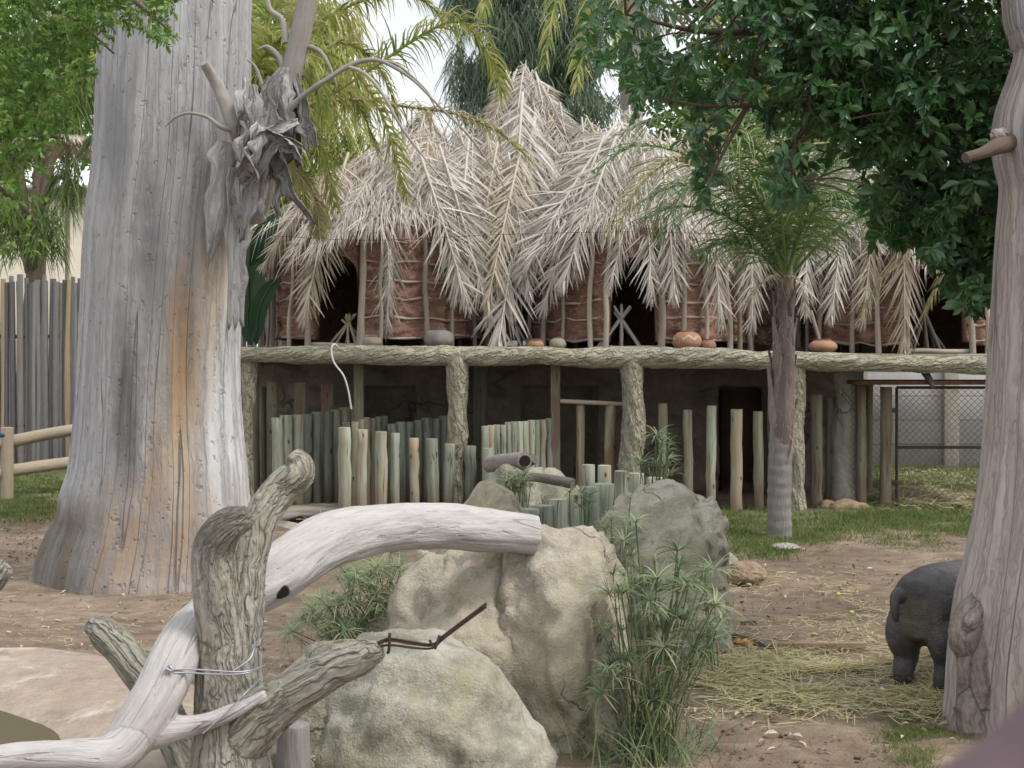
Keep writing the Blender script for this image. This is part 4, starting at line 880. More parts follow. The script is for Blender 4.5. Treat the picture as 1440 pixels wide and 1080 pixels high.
for p, q_ in (((x0, z0), (x0, z1)), ((x1, z0), (x1, z1)), ((x0, z1), (x1, z1)), ((x0, z0), (x1, z0)), ((x0, W(0, 629, Dg).z), (x1, W(0, 629, Dg).z))): tube(b, [(p[0], Dg, p[1]), (q_[0], Dg, q_[1])], r, 10, 1)
b.build('gate_frame', MT['steel'], t); b = MB(); chain(b, x0, x1, z0, z1, Dg); b.build('chain_mesh', MT['mesh'], t)
for z in (W(0, 577, Dg).z, W(0, 678, Dg).z): b = MB(); box(b, (x0-.04, Dg, z), (.1, .05, .06), bev=.006); b.build('hinge', MT['steel'], t)
tag(pale(None, 1246, 543, 18.55, 16, 'deckpost', 'gate_post'), 'dark square-topped post carrying the mesh gate', 'post')
t = thing('wire_fence', W(1215, 0, 18.9).xy.to_3d(), 'narrow chain-link panel left of the gate beside the pale pillar', 'fence')
b = MB(); x0, x1 = W(1196, 0, 18.62).x, W(1240, 0, 18.62).x; chain(b, x0, x1, .1, 1.62, 18.62); b.build('chain_mesh', MT['mesh'], t)
pale(t, 1211, 541, 18.6, 13, 'deckpost', 'panel_post'); pale(t, 1222, 536, 20.2, 13, 'deckpost', 'panel_post')
b = MB(); lobe(b, W(1322, 703, 19.0)+Vector((0, 0, .0)), (.1, .06, .05), 5, sub=4, amp=.1); tag(b.build('brick', MT['brick'], org=GP(1322, 709)), 'dark broken brick on the ground behind the mesh gate', 'brick')
b = MB(); lobe(b, W(1190, 722, 18.3), (.42, .3, .2), 15, sub=5, amp=.12); tag(b.build('rock', MT['smallrock'], org=W(1190, 722, 18.3)), 'low brown rock mound at the foot of the pale pillar', 'rock')
b = MB(); lobe(b, W(1222, 738, 17.0), (.22, .1, .06), 19, sub=4, amp=.1, rz=.6); tag(b.build('rock', MT['pillar'], org=GP(1222, 740)), 'flat pale stone lying in the grass left of the gate', 'rock')
# ================= boulders =================
def boulder(label, lobes, mat='rock', name='boulder'):
    b = MB(); c0 = Vector(lobes[0][0])
    for k, L in enumerate(lobes): lobe(b, *L[:2], **L[2])
    return tag(b.build(name, MT[mat], org=Vector((c0.x, c0.y, 0))), label, 'rock')
def E(px, py, D, rxp, ryp, rd): # lobe centre and radii from pixel extents at a depth
    return W(px, py, D), (rxp/F*D, rd, ryp/F*D)
boulder('large dome-shaped olive-grey boulder at the bottom, below the rusty rods', [
    (*E(604, 1185, 6.7, 198, 322, .62), dict(seed=4, planes=[((.62, -.35, .5), .95), ((-.45, -.4, .75), .93), ((.1, -.8, .5), .92), ((.95, 0, .1), .95), ((0, .1, 1), .97), ((.45, .2, .85), .93)], amp=.035, p=12, crack=.012)),
    (*E(470, 1180, 6.8, 135, 270, .5), dict(seed=9, amp=.04, p=12, cut=(.85, 1.)))])
boulder('big tan boulder with a ridged front face, carrying the end of the driftwood log', [
    (*E(785, 985, 7.6, 108, 250, .5), dict(seed=12, planes=[((-.55, -.75, .2), .80), ((.75, -.5, .15), .74), ((.1, -.3, .95), .86), ((-.9, .1, .4), .88), ((.95, .2, .1), .84), ((.3, -.9, -.1), .84)], amp=.08, p=20, crack=.03)),
    (*E(670, 965, 7.75, 150, 205, .55), dict(seed=15, planes=[((-.3, -.5, .8), .86), ((-.8, -.3, .45), .88), ((.3, -.8, .3), .84), ((0, .2, 1), .94)], amp=.07, p=18)),
    (*E(600, 960, 8.3, 90, 180, .5), dict(seed=16, amp=.07, p=16)),
    (*E(822, 890, 8.1, 66, 152, .45), dict(seed=22, planes=[((.8, -.5, .3), .84), ((0, -.2, 1), .94), ((-.6, -.7, .3), .88)], amp=.08, p=18)),
    (*E(850, 1020, 7.5, 45, 130, .35), dict(seed=25, amp=.09, p=16))], 'rock_tan')
boulder('grey cracked boulder with an overhanging brow, right of the stumps', [
    (*E(938, 800, 10.0, 92, 122, .62), dict(seed=31, planes=[((.85, -.4, .35), .90), ((-.2, -.55, .8), .82), ((.35, -.9, .1), .80), ((0, 0, 1), .97), ((-.9, -.3, 0), .92), ((.3, .2, .92), .95)], amp=.08, p=20, crack=.06)),
    (*E(955, 890, 9.8, 68, 85, .5), dict(seed=36, amp=.08, p=16)), (*E(985, 748, 9.95, 40, 48, .4), dict(seed=38, amp=.09, crack=.05, p=16)), (*E(890, 860, 10.2, 60, 135, .5), dict(seed=41, amp=.08, p=16))], 'rock_dark')
boulder('flat pale boulder under the two small logs', [(*E(765, 750, 13.1, 82, 98, .7), dict(seed=44, amp=.05)), (*E(720, 730, 12.6, 38, 78, .5), dict(seed=46, amp=.06))], 'rock')
boulder('pointed triangular tan boulder behind the driftwood log', [(*E(688, 790, 9.9, 78, 118, .45), dict(seed=51, planes=[((-.70, -.25, .62), .70), ((.85, -.2, .42), .72), ((0, -.9, .35), .75), ((.1, .8, .5), .9)], amp=.04, p=24))], 'rock_tan')
boulder('low boulder shoulder behind the papyrus on the left side of the rocks', [(*E(610, 900, 8.6, 85, 105, .5), dict(seed=57, amp=.07))], 'rock_tan')
def smallrock(px, py, D, rx, ry, label, mat='smallrock', seed=1, name='stone', dep=None):
    c, s = E(px, py, D, rx, ry, (dep or rx)/F*D); b = MB(); lobe(b, c, s, seed, sub=5, amp=.06, p=12); return tag(b.build(name, MT[mat], org=Vector((c.x, c.y, 0))), label, 'stone')
smallrock(1048, 806, GD(820), 28, 17, 'brown field stone on the earth right of the grey boulder', seed=61)
smallrock(1017, 794, 13.2, 26, 20, 'pale flat stone slab half hidden by the grey boulder, below the pink ball', 'pillar', 63)
smallrock(1026, 813, 12.4, 9, 12, 'small brown stone beside the field stone', 'smallrock', 65)
b = MB(); V, tr = ico(3); b.add(V*[.04, .04, .035]+a3(W(1020, 779, 13.1)), None, tr); tag(b.build('ball', MT['ball'], org=W(1020, 779, 13.1)), 'faded pink ball resting on the pale slab', 'ball')
smallrock(1105, 769, GD(772), 24, 5, 'flat pale stone in the grass at the palm foot', 'pillar', 67)
# plank edging
b = MB(); a = GP(1085, 917); c = GP(1217, 917); box(b, ((a.x+c.x)/2, a.y, .012), ((c.x-a.x), .05, .11), bev=.008); tag(b.build('plank', MT['smallrock'], org=(a+c)/2), 'brown plank edge set across the earth near the straw', 'plank')
b = MB(); a = GP(1030, 897); c = GP(1095, 919); d = (c-a); tube(b, [a+Vector((0, 0, .02)), (a+c)/2+Vector((0, 0, .025)), c+Vector((0, 0, .02))], .025, 8, 4); tag(b.build('stick', MT['logdark'], org=a), 'dark stick lying on the earth beside the pumpkin pieces', 'stick')
b = MB(); a = GP(1052, 880); tube(b, [a+Vector((-.05, 0, .015)), a+Vector((.06, .02, .018))], .018, 8, 3); tag(b.build('stick', MT['logdark'], org=a), 'short dark stick lying above the pumpkin pieces', 'stick')
for k, (px, py, r_) in enumerate(((1037, 905, .026), (1048, 906, .03), (1059, 908, .027), (1043, 900, .024))):
    p = GP(px, py); b = MB(); lobe(b, p+Vector((0, 0, r_*.7)), (r_*1.25, r_, r_*.85), 70+k, sub=4, amp=.08, p=18, cut=(.6, .9)); tag(b.build('pumpkin_piece', MT['orange'], org=p), 'cut chunk of orange pumpkin on the ground beside the grey boulder', 'fruit', 'pumpkin chunks')
for px, py, r_, lab in ((1127, 984, .022, 'yellow-green lemon on the mud in front of the straw'), (1198, 864, .017, 'small yellow fruit on the bare earth left of the hippo'), (1179, 838, .016, 'tiny pale fruit farthest out on the bare earth')):
    p = GP(px, py); b = MB(); V, tr = ico(4); b.add(V*np.array([r_*1.12, r_, r_*.95])+a3(p)+[0, 0, r_*.9], None, tr); tag(b.build('lemon', MT['lemon'], org=p), lab, 'fruit')
# small logs on the flat boulder
b = MB(); tube(b, [W(688, 653, 12.9), W(715, 650, 12.7), W(738, 648, 12.5)], [.075, .08, .078], 24, 6, lambda g, a, s, r: .008*fbm(g*[20, 20, 10], 3)); lg = thing('log', W(715, 655, 12.7), 'thick grey bark-flecked log with a hollow end on the flat boulder', 'log')
b.build('bark', MT['loggrey'], lg)
b = MB(); p = W(738, 648, 12.49); tube(b, [p, p+Vector((.004, -.03, 0))], [.05, .048], 18, 1); b.build('hollow_end', simple('hollow_shade', (.02, .015, .012), .95), lg)  # dark plug stands in for the shade inside the log end
b = MB(); tube(b, [W(738, 652, 12.75), W(751, 645, 12.7)], [.045, .05], 16, 2); b.build('broken_stub', MT['logdark'], lg)
b = MB(); tube(b, [W(712, 668, 12.3), W(760, 672, 12.2), W(800, 679, 12.1), W(806, 680, 12.08)], [.036, .042, .046, .043], 16, 6, lambda g, a, s, r: .003*fbm(g*[20, 20, 6], 2)); tag(b.build('log', MT['logdark'], org=W(760, 674, 12.2)), 'slim dark log lying across the flat boulder', 'log')

def fallen(poly, n, mat, seed):
    px, py = sample(poly, n); D = 4040/(py-495); P = np.stack([(px-720)/F*D, D, np.full(n, .022)], 1); b = MB()
    L = RG.uniform(.03, .07, n); leaves(b, P, nrm(rdir(n)*[1, 1, .15]), nrm(rdir(n)*.5+[0, 0, 1]), L, L*.45, None, .25, RG.uniform(-.3, .3)); tag(b.build('fallen_leaves', mat), kind='stuff')
fallen([(0, 720), (420, 740), (640, 900), (420, 1010), (0, 930)], 130, MT['tanfrond'], 1); fallen([(1010, 760), (1400, 770), (1330, 1070), (960, 1070)], 150, MT['tanfrond'], 2); fallen([(980, 700), (1400, 700), (1380, 1060), (1000, 1060)], 60, MT['olivepalm'], 3)
# ================= giant dead trunk =================
DT = 12.75
rows = [(-420, 172, 372), (-150, 158, 358), (0, 146, 352), (110, 139, 351), (230, 133, 350), (330, 122, 343), (430, 117, 337), (520, 112, 335), (600, 107, 338), (660, 102, 344), (705, 92, 348), (745, 84, 351), (775, 73, 354), (798, 64, 357), (825, 58, 359)]
pts = []; rad = []
for y, l, r_ in rows: pts.append(W((l+r_)/2, y, DT)); rad.append((r_-l)/2/F*DT)
def giant(g, a, s, r):
    smax = s.max(); low = np.clip((s-(smax-1.7))/1.7, 0, 1); e = np.stack([np.cos(a), np.sin(a), s*.12], 1)
    fl = ridge(e*[1.7, 1.7, 1.2], 3, 21)*r*(.025+.10*low**1.6); fl += vn(e*[1.1, 1.1, 2.5], 5)*r*.04
    gr_ = fbm(np.stack([np.cos(a)*13, np.sin(a)*13, s*.6], 1), 4, 8)*.014+ridge(np.stack([np.cos(a)*5, np.sin(a)*5, s*.35], 1), 2, 3)*.009
    wr = fbm(np.stack([np.cos(a)*4, np.sin(a)*4, s*6], 1), 3, 6)*.006
    return fl*.55+gr_+wr+low**2*ridge(e*[4.5, 4.5, .6], 2, 31)*.045
pz = [p for p in pts]
GT = thing('dead_tree', (pts[-1].x, DT, 0), 'giant smooth grey dead tree trunk with orange-stained wood, filling the left', 'tree')
b = MB(); tube(b, pts, rad, 220, 26, giant, goff=np.zeros(3)); b.build('trunk', MT['giant'], GT)
def limb(pp, rr, mat='twig', name='branch', seg=14, sub=8, amp=.008):
    b = MB(); tube(b, pp, rr, seg, sub, lambda g, a, s, r: amp*ridge(g*[16, 16, 4], 2, 3)*np.minimum(1, r/.03)); return b.build(name, MT[mat], GT)
Q = lambda x, y, d=12.0: W(x, y, d)
limb([Q(350, 300, 12.5), Q(372, 230, 12.2), Q(392, 170), Q(408, 110), Q(422, 50), Q(436, -20), Q(446, -90)], [.16, .13, .095, .085, .085, .08, .07], seg=20)
limb([Q(345, 215, 12.3), Q(332, 186), Q(318, 148), Q(303, 115), Q(287, 88, 11.9)], [.075, .055, .05, .045, .035], amp=.012)
limb([Q(402, 60), Q(396, 28), Q(380, 14), Q(374, -10)], [.03, .024, .02, .015])
limb([Q(380, 210, 11.95), Q(395, 170, 11.9), Q(420, 140, 11.85), Q(455, 115, 11.8), Q(490, 93, 11.8), Q(520, 84, 11.8), Q(545, 90, 11.8), Q(580, 112, 11.8), Q(620, 152, 11.8), Q(660, 192, 11.8), Q(700, 248, 11.8), Q(722, 292, 11.8)], [.034, .03, .026, .022, .019, .016, .014, .012, .010, .008, .006, .003], seg=10)
limb([Q(488, 93, 11.8), Q(515, 105, 11.75), Q(540, 135, 11.7), Q(562, 175, 11.7), Q(595, 220, 11.7), Q(625, 255, 11.7), Q(655, 285, 11.7), Q(690, 318, 11.7)], [.015, .013, .012, .010, .008, .007, .005, .003], seg=8)
limb([Q(530, 85, 11.8), Q(560, 92, 11.85), Q(600, 128, 11.9), Q(612, 150, 11.9), Q(660, 215, 11.9)], [.013, .011, .009, .006, .003], seg=8)
limb([Q(418, 75), Q(432, 66), Q(450, 72, 11.95), Q(462, 90, 11.9), Q(474, 122, 11.9)], [.028, .022, .017, .013, .007], seg=8)
limb([Q(400, 98), Q(392, 80), Q(376, 66), Q(362, 70)], [.03, .022, .016, .008], seg=8)
limb([Q(372, 130), Q(360, 96), Q(348, 84)], [.018, .012, .006], seg=8)
limb([Q(335, 185), Q(310, 178, 11.9), Q(292, 165, 11.9), Q(268, 159, 11.9), Q(248, 164, 11.9), Q(232, 178, 11.9)], [.028, .02, .014, .012, .010, .005], seg=8)
def strip(pp, ww, seed, curl=.5, thick=.012, fray=True):
    """curled sheet of torn bark along a path"""
    rs = np.random.default_rng(seed); C = spline(np.hstack([np.array([list(p) for p in pp]), np.array(ww)[:, None]]), 8); P = C[:, :3]; w = C[:, 3]; n = len(P); m = 9
    u = np.linspace(-1, 1, m); T = nrm(np.gradient(P, axis=0)); side = nrm(np.cross(T, [0, 1., .2])); nn = nrm(np.cross(side, T)); k = np.arange(n)
    tw = (vn(np.stack([k*.05+seed, k*0, k*0], 1), 1)*.8)[:, None]
    sd = side*np.cos(tw)+nn*np.sin(tw); n2 = nn*np.cos(tw)-side*np.sin(tw)
    edge = 1+.5*np.stack([vn(np.stack([k*.35+seed*3+uu*40, k*0, k*0], 1), 2) for uu in np.sign(u)], 1)
    U = u[None]*edge
    V = P[:, None]+sd[:, None]*(U*w[:, None])[..., None]-n2[:, None]*(curl*U**2*w[:, None]+.12*w[:, None]*vn(np.stack([np.repeat(k, m)*.4, np.tile(u, n)*3, np.full(n*m, seed)], 1)).reshape(n, m))[..., None]
    if fray:
        s = np.linspace(0, 1, n); fr = rs.normal(0, .5, m); V += T[:, None]*(np.clip(s-.85, 0, 1)[:, None]*fr[None]*w.mean()*9)[..., None]
    Bk = V+n2[:, None]*thick; V = V.reshape(-1, 3); Bk = Bk.reshape(-1, 3); N_ = n*m
    i = np.arange(n-1)[:, None]*m+np.arange(m-1)[None]; q = np.stack([i, i+1, i+m+1, i+m], -1).reshape(-1, 4)
    e = np.arange(n-1)*m; ql = np.stack([e, e+m, e+m+N_, e+N_], 1); er = e+m-1; qr = np.stack([er+m, er, er+N_, er+m+N_], 1); l = np.arange(m-1); qb = np.stack([l+1, l, l+N_, l+1+N_], 1); lt = l+(n-1)*m; qt = np.stack([lt, lt+1, lt+1+N_, lt+N_], 1)
    g = np.stack([np.tile(u, n)*w.mean(), np.zeros(N_), np.repeat(np.linspace(0, 1, n)*np.linalg.norm(P[-1]-P[0]), m)], 1)+seed
    b = MB(); b.add(np.vstack([V, Bk]), np.vstack([q, q[:, ::-1]+N_, ql, qr, qb, qt]), None, np.vstack([g, g])); return b
u_ = .0050
for k, (pp, ww, cu) in enumerate([
    ([Q(330, 235, 12.0), Q(334, 300, 12.0), Q(331, 380, 12.0), Q(330, 455, 12.05)], [12, 15, 12, 9], .3), ([Q(322, 200, 12.0), Q(314, 255, 11.95), Q(306, 310, 11.95), Q(296, 360, 12.0)], [12, 17, 13, 4], -.4),
    ([Q(350, 235, 11.98), Q(345, 290, 11.98), Q(340, 340, 12.0)], [14, 13, 5], .4), ([Q(392, 110, 11.95), Q(378, 150, 11.9), Q(362, 195, 11.85), Q(346, 262, 11.9)], [16, 24, 17, 6], .5),
    ([Q(404, 95, 11.9), Q(398, 125, 11.85), Q(402, 160, 11.85), Q(408, 185, 11.88)], [10, 20, 16, 6], -.5), ([Q(415, 105, 11.95), Q(425, 140, 11.9), Q(432, 175, 11.9), Q(440, 203, 11.9)], [5, 9, 13, 11], .4),
    ([Q(412, 150, 12.0), Q(418, 190, 12.0), Q(422, 235, 12.0)], [9, 9, 5], .3), ([Q(360, 175, 11.85), Q(350, 215, 11.8), Q(362, 250, 11.8), Q(345, 256, 11.85)], [12, 15, 11, 5], .9),
    ([Q(420, 172, 11.8), Q(398, 178, 11.75), Q(372, 190, 11.75), Q(352, 225, 11.8), Q(335, 255, 11.9)], [5, 11, 13, 12, 5], .7), ([Q(368, 178, 11.75), Q(362, 205, 11.7), Q(358, 232, 11.72)], [8, 13, 4], .8),
    ([Q(375, 185, 11.75), Q(398, 196, 11.7), Q(412, 206, 11.7), Q(422, 222, 11.72)], [11, 11, 9, 4], .8), ([Q(388, 205, 11.85), Q(402, 240, 11.8), Q(412, 275, 11.8), Q(440, 310, 11.8)], [12, 14, 10, 4], .6),
    ([Q(385, 215, 11.9), Q(392, 255, 11.9), Q(388, 285, 11.9), Q(393, 300, 11.9)], [10, 10, 8, 3], .5), ([Q(372, 225, 11.9), Q(372, 260, 11.9), Q(368, 290, 11.9), Q(370, 308, 11.9)], [8, 7, 6, 3], -.5),
    ([Q(348, 110, 12.0), Q(345, 150, 11.9), Q(338, 190, 11.9)], [7, 15, 9], .6), ([Q(356, 118, 11.95), Q(362, 150, 11.85), Q(355, 185, 11.85)], [6, 16, 6], -.6),
    ([Q(425, 205, 11.8), Q(408, 198, 11.72), Q(386, 205, 11.7), Q(366, 240, 11.75), Q(348, 262, 11.8)], [3, 7, 8, 8, 3], .9), ([Q(398, 90, 12.0), Q(410, 120, 11.98), Q(412, 165, 11.98), Q(400, 210, 11.98), Q(380, 240, 12.0)], [6, 14, 16, 16, 8], .5),
    ([Q(337, 238, 11.9), Q(337, 270, 11.88), Q(336, 305, 11.9)], [6, 8, 4], .5)]):
    strip(pp, [w*(.0075 if k < 3 else u_) for w in ww], k+1, cu).build('bark_strip', MT['palebark' if k < 3 else 'bark'], GT)

# ================= right dead trunk =================
DR = 7.75
rows = [(-260, 1440, 1610), (-80, 1425, 1600), (0, 1416, 1592), (40, 1424, 1590), (75, 1432, 1588), (125, 1420, 1588), (175, 1404, 1588), (215, 1404, 1590), (260, 1412, 1592), (330, 1408, 1596), (420, 1402, 1602), (520, 1396, 1610), (620, 1390, 1618), (700, 1380, 1630), (780, 1366, 1642), (850, 1350, 1655), (920, 1340, 1668), (980, 1336, 1680), (1030, 1330, 1692), (1050, 1326, 1697)]
pts = [W((l+r_)/2, y, DR) for y, l, r_ in rows]; rad = [(r_-l)/2/F*DR for y, l, r_ in rows]
def rtr(g, a, s, r):
    e = np.stack([np.cos(a), np.sin(a), s*.3], 1)
    return ridge(e*[2.2, 2.2, 1], 3, 4)*.018+fbm(np.stack([np.cos(a)*14, np.sin(a)*14, s*.9], 1), 4, 8)*.016+ridge(np.stack([np.cos(a)*7, np.sin(a)*7, s*.6], 1), 2, 3)*.008
RT = thing('dead_tree', (pts[-1].x, DR, 0), 'weathered brown-grey dead trunk with a burl at its foot, cut off by the right edge', 'tree')
b = MB(); tube(b, pts, rad, 180, 22, rtr, goff=np.zeros(3)); b.build('trunk', MT['right'], RT)
k = W(1406, 190, 7.58); b = MB(); lobe(b, k, (.045, .06, .04), 3, sub=5, amp=.14, p=5); b.build('knob', MT['right'], RT)
b = MB(); tube(b, [W(1420, 200, 7.6), W(1400, 207, 7.5), W(1380, 216, 7.45), W(1357, 222, 7.4)], [.05, .042, .03, .026], 18, 8, lambda g, a, s, r: .004*fbm(g*[20, 20, 8], 3)); b.build('branch_stub', MT['branch'], RT)
mb = fuse([([W(1384, 840, 7.6), W(1366, 872, 7.5), W(1357, 900, 7.46), W(1364, 930, 7.5)], [.05, .075, .07, .05]), ([W(1370, 900, 7.5), W(1362, 940, 7.46), W(1364, 990, 7.48), W(1354, 1040, 7.45)], [.07, .05, .06, .075]), ([W(1376, 960, 7.5), W(1368, 1010, 7.42), W(1370, 1050, 7.4)], [.08, .07, .08]), ([W(1385, 880, 7.5), W(1380, 940, 7.42), W(1388, 1000, 7.4)], [.06, .05, .06]), ([W(1374, 862, 7.5), W(1362, 884, 7.4)], [.05, .03])], .009, 1,
    lambda g: ridge(g*[20, 20, 12], 3, 4)*.022+fbm(g*50, 2)*.006); mb.v = [v+np.array([.02, .075, 0]) for v in mb.v]; mb.build('burl', MT['burl'], RT)

# ================= sculpted concrete tree in front =================
def gnarl(g):
    w = fbm(g*[5, 5, 3], 2)[:, None]; return np.clip(ridge(g*[22, 22, 2.3]+w*.9, 3, 4), -.9, .45)*.012+ridge(g*[60, 60, 7]+w, 2, 6)*.003+fbm(g*[7, 7, 2.4], 3, 2)*.016
L1 = ([W(330, 1215, 6.0), W(325, 1080, 6.0), W(318, 985, 6.0), W(312, 900, 6.0), W(303, 830, 5.97), W(301, 775, 5.95), W(316, 742, 5.92), W(340, 728, 5.92), W(352, 720, 5.92)], [.22, .165, .125, .098, .088, .083, .074, .056, .036])
L2 = ([W(330, 1000, 6.1), W(342, 900, 6.12), W(346, 840, 6.15), W(354, 780, 6.2), W(370, 725, 6.25), W(396, 688, 6.3), W(418, 668, 6.3), W(420, 652, 6.3), W(411, 640, 6.3)], [.12, .088, .07, .064, .066, .07, .068, .054, .03])
L3 = ([W(320, 1060, 6.0), W(365, 1010, 5.95), W(415, 972, 5.9), W(470, 940, 5.85), W(512, 922, 5.82), W(535, 914, 5.8)], [.13, .115, .088, .072, .062, .04])
CT = thing('concrete_tree', W(328, 1168, 6).xy.to_3d(), 'sculpted concrete tree stump with gnarled bark and stubby limbs in the foreground', 'sculpture')
fuse([L1, L2, L3], .0065, 3, gnarl).build('trunk', MT['conc'], CT)
for (y0, y1, dz) in ((0, 0, 0), (3, 2, .004), (9, 8, -.004)):
    b = MB(); o = y0
    tube(b, [W(500, 915+o, 5.83), W(528, 905+o*.8, 5.8), W(548, 898+o, 5.8), W(582, 903+o*.9, 5.8), W(608, 906+o*.6, 5.8), W(622, 895+o*.5, 5.8), W(655, 870+o*.5, 5.8), W(684, 848+o*.6, 5.8)], .0046, 8, 4); b.build('rebar', MT['rust'], CT)
b = MB(); tube(b, [W(548, 890, 5.79), W(547, 914, 5.78), W(545, 918, 5.79)], .0065, 8, 2); b.build('rebar_tie', MT['rust'], CT)
b = MB(); tube(b, [W(604, 900, 5.79), W(612, 912, 5.78), W(618, 893, 5.79)], .006, 8, 2); b.build('rebar_tie', MT['rust'], CT)
# left rear limb of concrete bark
b = fuse([([W(270, 1090, 6.6), W(222, 985, 6.62), W(178, 922, 6.64), W(146, 889, 6.66), W(128, 876, 6.67)], [.085, .083, .08, .07, .04])], .007, 3, gnarl)
tag(b.build('concrete_limb', MT['conc'], org=W(270, 1090, 6.6)), 'pale concrete limb pointing up and left behind the driftwood', 'sculpture')
b = fuse([([W(-110, 905, 6), W(-50, 850, 6), W(-12, 815, 6), W(8, 796, 6)], [.07, .065, .06, .04])], .007, 3, gnarl)
tag(b.build('concrete_limb', MT['conc'], org=W(-60, 850, 6)), 'tip of a pale concrete limb poking in at the left edge', 'sculpture')
# ================= pale driftwood log =================
def driftd(g): return fbm(g*[7, 7, 2.5], 3, 3)*.024+fbm(g*[30, 30, 7], 3, 5)*.005-np.clip(1-np.abs(vn(g*[9, 9, .8], 12))*16, 0, 1)*.005
DL = thing('driftwood_log', W(560, 748, 7.0).xy.to_3d(), 'long pale silvery driftwood branch curving from bottom left up onto the tan boulder', 'log')
main = ([W(150, 1075, 5.75), W(188, 1030, 5.78), W(222, 975, 5.85), W(252, 915, 5.98), W(292, 868, 6.28), W(340, 838, 6.42), W(385, 812, 6.55), W(432, 778, 6.7), W(490, 753, 6.9), W(560, 741, 7.1), W(640, 742, 7.3), W(700, 747, 7.4), W(744, 752, 7.45), W(754, 753, 7.46)], [.085, .105, .108, .108, .112, .118, .130, .128, .122, .118, .116, .112, .110, .108])
low = ([W(-120, 1085, 5.5), W(0, 1068, 5.55), W(90, 1062, 5.62), W(160, 1060, 5.7), W(205, 1010, 5.8)], [.065, .062, .07, .085, .09])
low2 = ([W(215, 1030, 5.8), W(270, 1020, 5.84), W(330, 1000, 5.84), W(372, 978, 5.86)], [.07, .045, .03, .012]); low3 = ([W(225, 960, 6.0), W(222, 915, 6.1), W(245, 890, 6.15), W(252, 880, 6.1)], [.06, .035, .03, .012])
fuse([main, low, low2, low3], .009, 4, driftd).build('wood', MT['drift'], DL)
b = MB(); kp = W(398, 833, 6.42); tube(b, [kp, kp+Vector((.004, -.02, 0))], [.03, .024], 14, 1, lambda g, a, s, r: .006*np.sin(a*2)+.004*np.sin(a*3)); b.build('knot_hole', simple('knot_hole_shade', (.012, .009, .008), .95), DL)  # near-black disc stands in for the shade inside the hole
b = MB(); tube(b, [W(262, 893, 6.05), W(256, 880, 6.03), W(250, 874, 6.02)], [.035, .022, .012], 12, 4); b.build('twig_stub', MT['drift'], DL)
# wire lashing
b = MB()
for dy, d0 in ((0, 0), (5, .004)):
    tube(b, [W(206, 952+dy, 5.95), W(218, 945+dy, 5.83), W(238, 942+dy, 5.8), W(262, 941+dy, 5.82), W(300, 943+dy, 5.84), W(335, 945+dy*.6, 5.86), W(356, 942+dy*.4, 5.9), W(372, 936, 6.02)], .0042, 6, 6)
tube(b, [W(328, 943, 5.86), W(350, 928, 5.9), W(357, 912, 5.95), W(358, 898, 6.05)], .004, 6, 5); tube(b, [W(285, 1032, 5.77), W(320, 1000, 5.8), W(345, 975, 5.82), W(366, 955, 5.95)], .003, 6, 4)
tube(b, [W(236, 948, 5.79), W(238, 936, 5.79), W(243, 944, 5.785), W(233, 940, 5.785)], .006, 6, 4)
tag(b.build('wire', MT['wire'], org=W(300, 943, 5.85)), 'twisted grey wire lashing the driftwood to the concrete tree', 'wire')
b = MB(); p = W(412, 1020, 6.35); tube(b, [(p.x, p.y, 0), (p.x, p.y, p.z*.5), (p.x, p.y, p.z-.01), (p.x, p.y, p.z)], [.088, .078, .073, .066], 36, 6, lambda g, a, s, r: .004*fbm(g*[26, 26, 4], 3)); tag(b.build('stump', MT['stump'], org=Vector((p.x, p.y, 0))), 'short grey sawn stump beside the concrete tree at the bottom', 'stump')
# blurred mauve corner blob of unknown kind, built as a guessed rail
t = thing('corner_blob', (1.0, .9, 0), 'blurred mauve blob at the bottom right corner, guessed as a rail', 'unidentified object')
b = MB(); tube(b, [W(1210, 1310, .60), W(1318, 1190, .60), W(1428, 1098, .61), W(1580, 980, .62), W(1800, 940, .66)], [.022]*5, 24, 8); b.build('rail', MT['blob_skin'], t)
p = W(1800, 940, .66); b = MB(); tube(b, [(p.x, p.y, 0), (p.x, p.y, p.z)], .02, 16, 1); b.build('upright', MT['blob_skin'], t)

# ================= hippo =================
hd = Vector((math.sin(R(47)), math.cos(R(47)), 0)); rt = Vector((hd.y, -hd.x, 0)); O = GP(1300, 974); O = O+hd*.0
def hp(f, r_, z): return Vector((O.x, O.y, 0))+hd*f+rt*r_+Vector((0, 0, z))
limbs = [([hp(-.10, 0, .50), hp(.0, 0, .50), hp(.15, 0, .495), hp(.4, 0, .47), hp(.65, 0, .46), hp(.85, 0, .48), hp(1.0, 0, .52)], [.17, .225, .255, .275, .275, .25, .20]),
    ([hp(.8, 0, .52), hp(1.02, 0, .56), hp(1.2, 0, .58), hp(1.36, 0, .53), hp(1.47, 0, .47)], [.22, .17, .145, .125, .10])]
for sd in (-1, 1):
    limbs += [([hp(.08, sd*.10, .46), hp(.0, sd*.135, .33), hp(.02, sd*.135, .2), hp(-.015, sd*.135, .10), hp(.01, sd*.135, .045)], [.16, .115, .078, .062, .066]),
        ([hp(.02, sd*.135, .05), hp(.075, sd*.14, .032)], [.055, .034]),
        ([hp(.82, sd*.11, .42), hp(.80, sd*.145, .28), hp(.83, sd*.145, .15), hp(.83, sd*.145, .05)], [.15, .09, .068, .066]), ([hp(.84, sd*.145, .045), hp(.90, sd*.15, .03)], [.055, .034])]
mb = fuse(limbs, .012, 7, lambda g: fbm(g*[14, 14, 9], 3)*.005-np.clip(1-np.abs(vn(g*[5, 5, 7], 4))*9, 0, 1)*.006, seg=28)
HP = thing('hippo', O, 'wet dark grey pygmy hippo seen from behind, its head hidden by the right trunk', 'animal')
mb.build('body', MT['hippo'], HP)
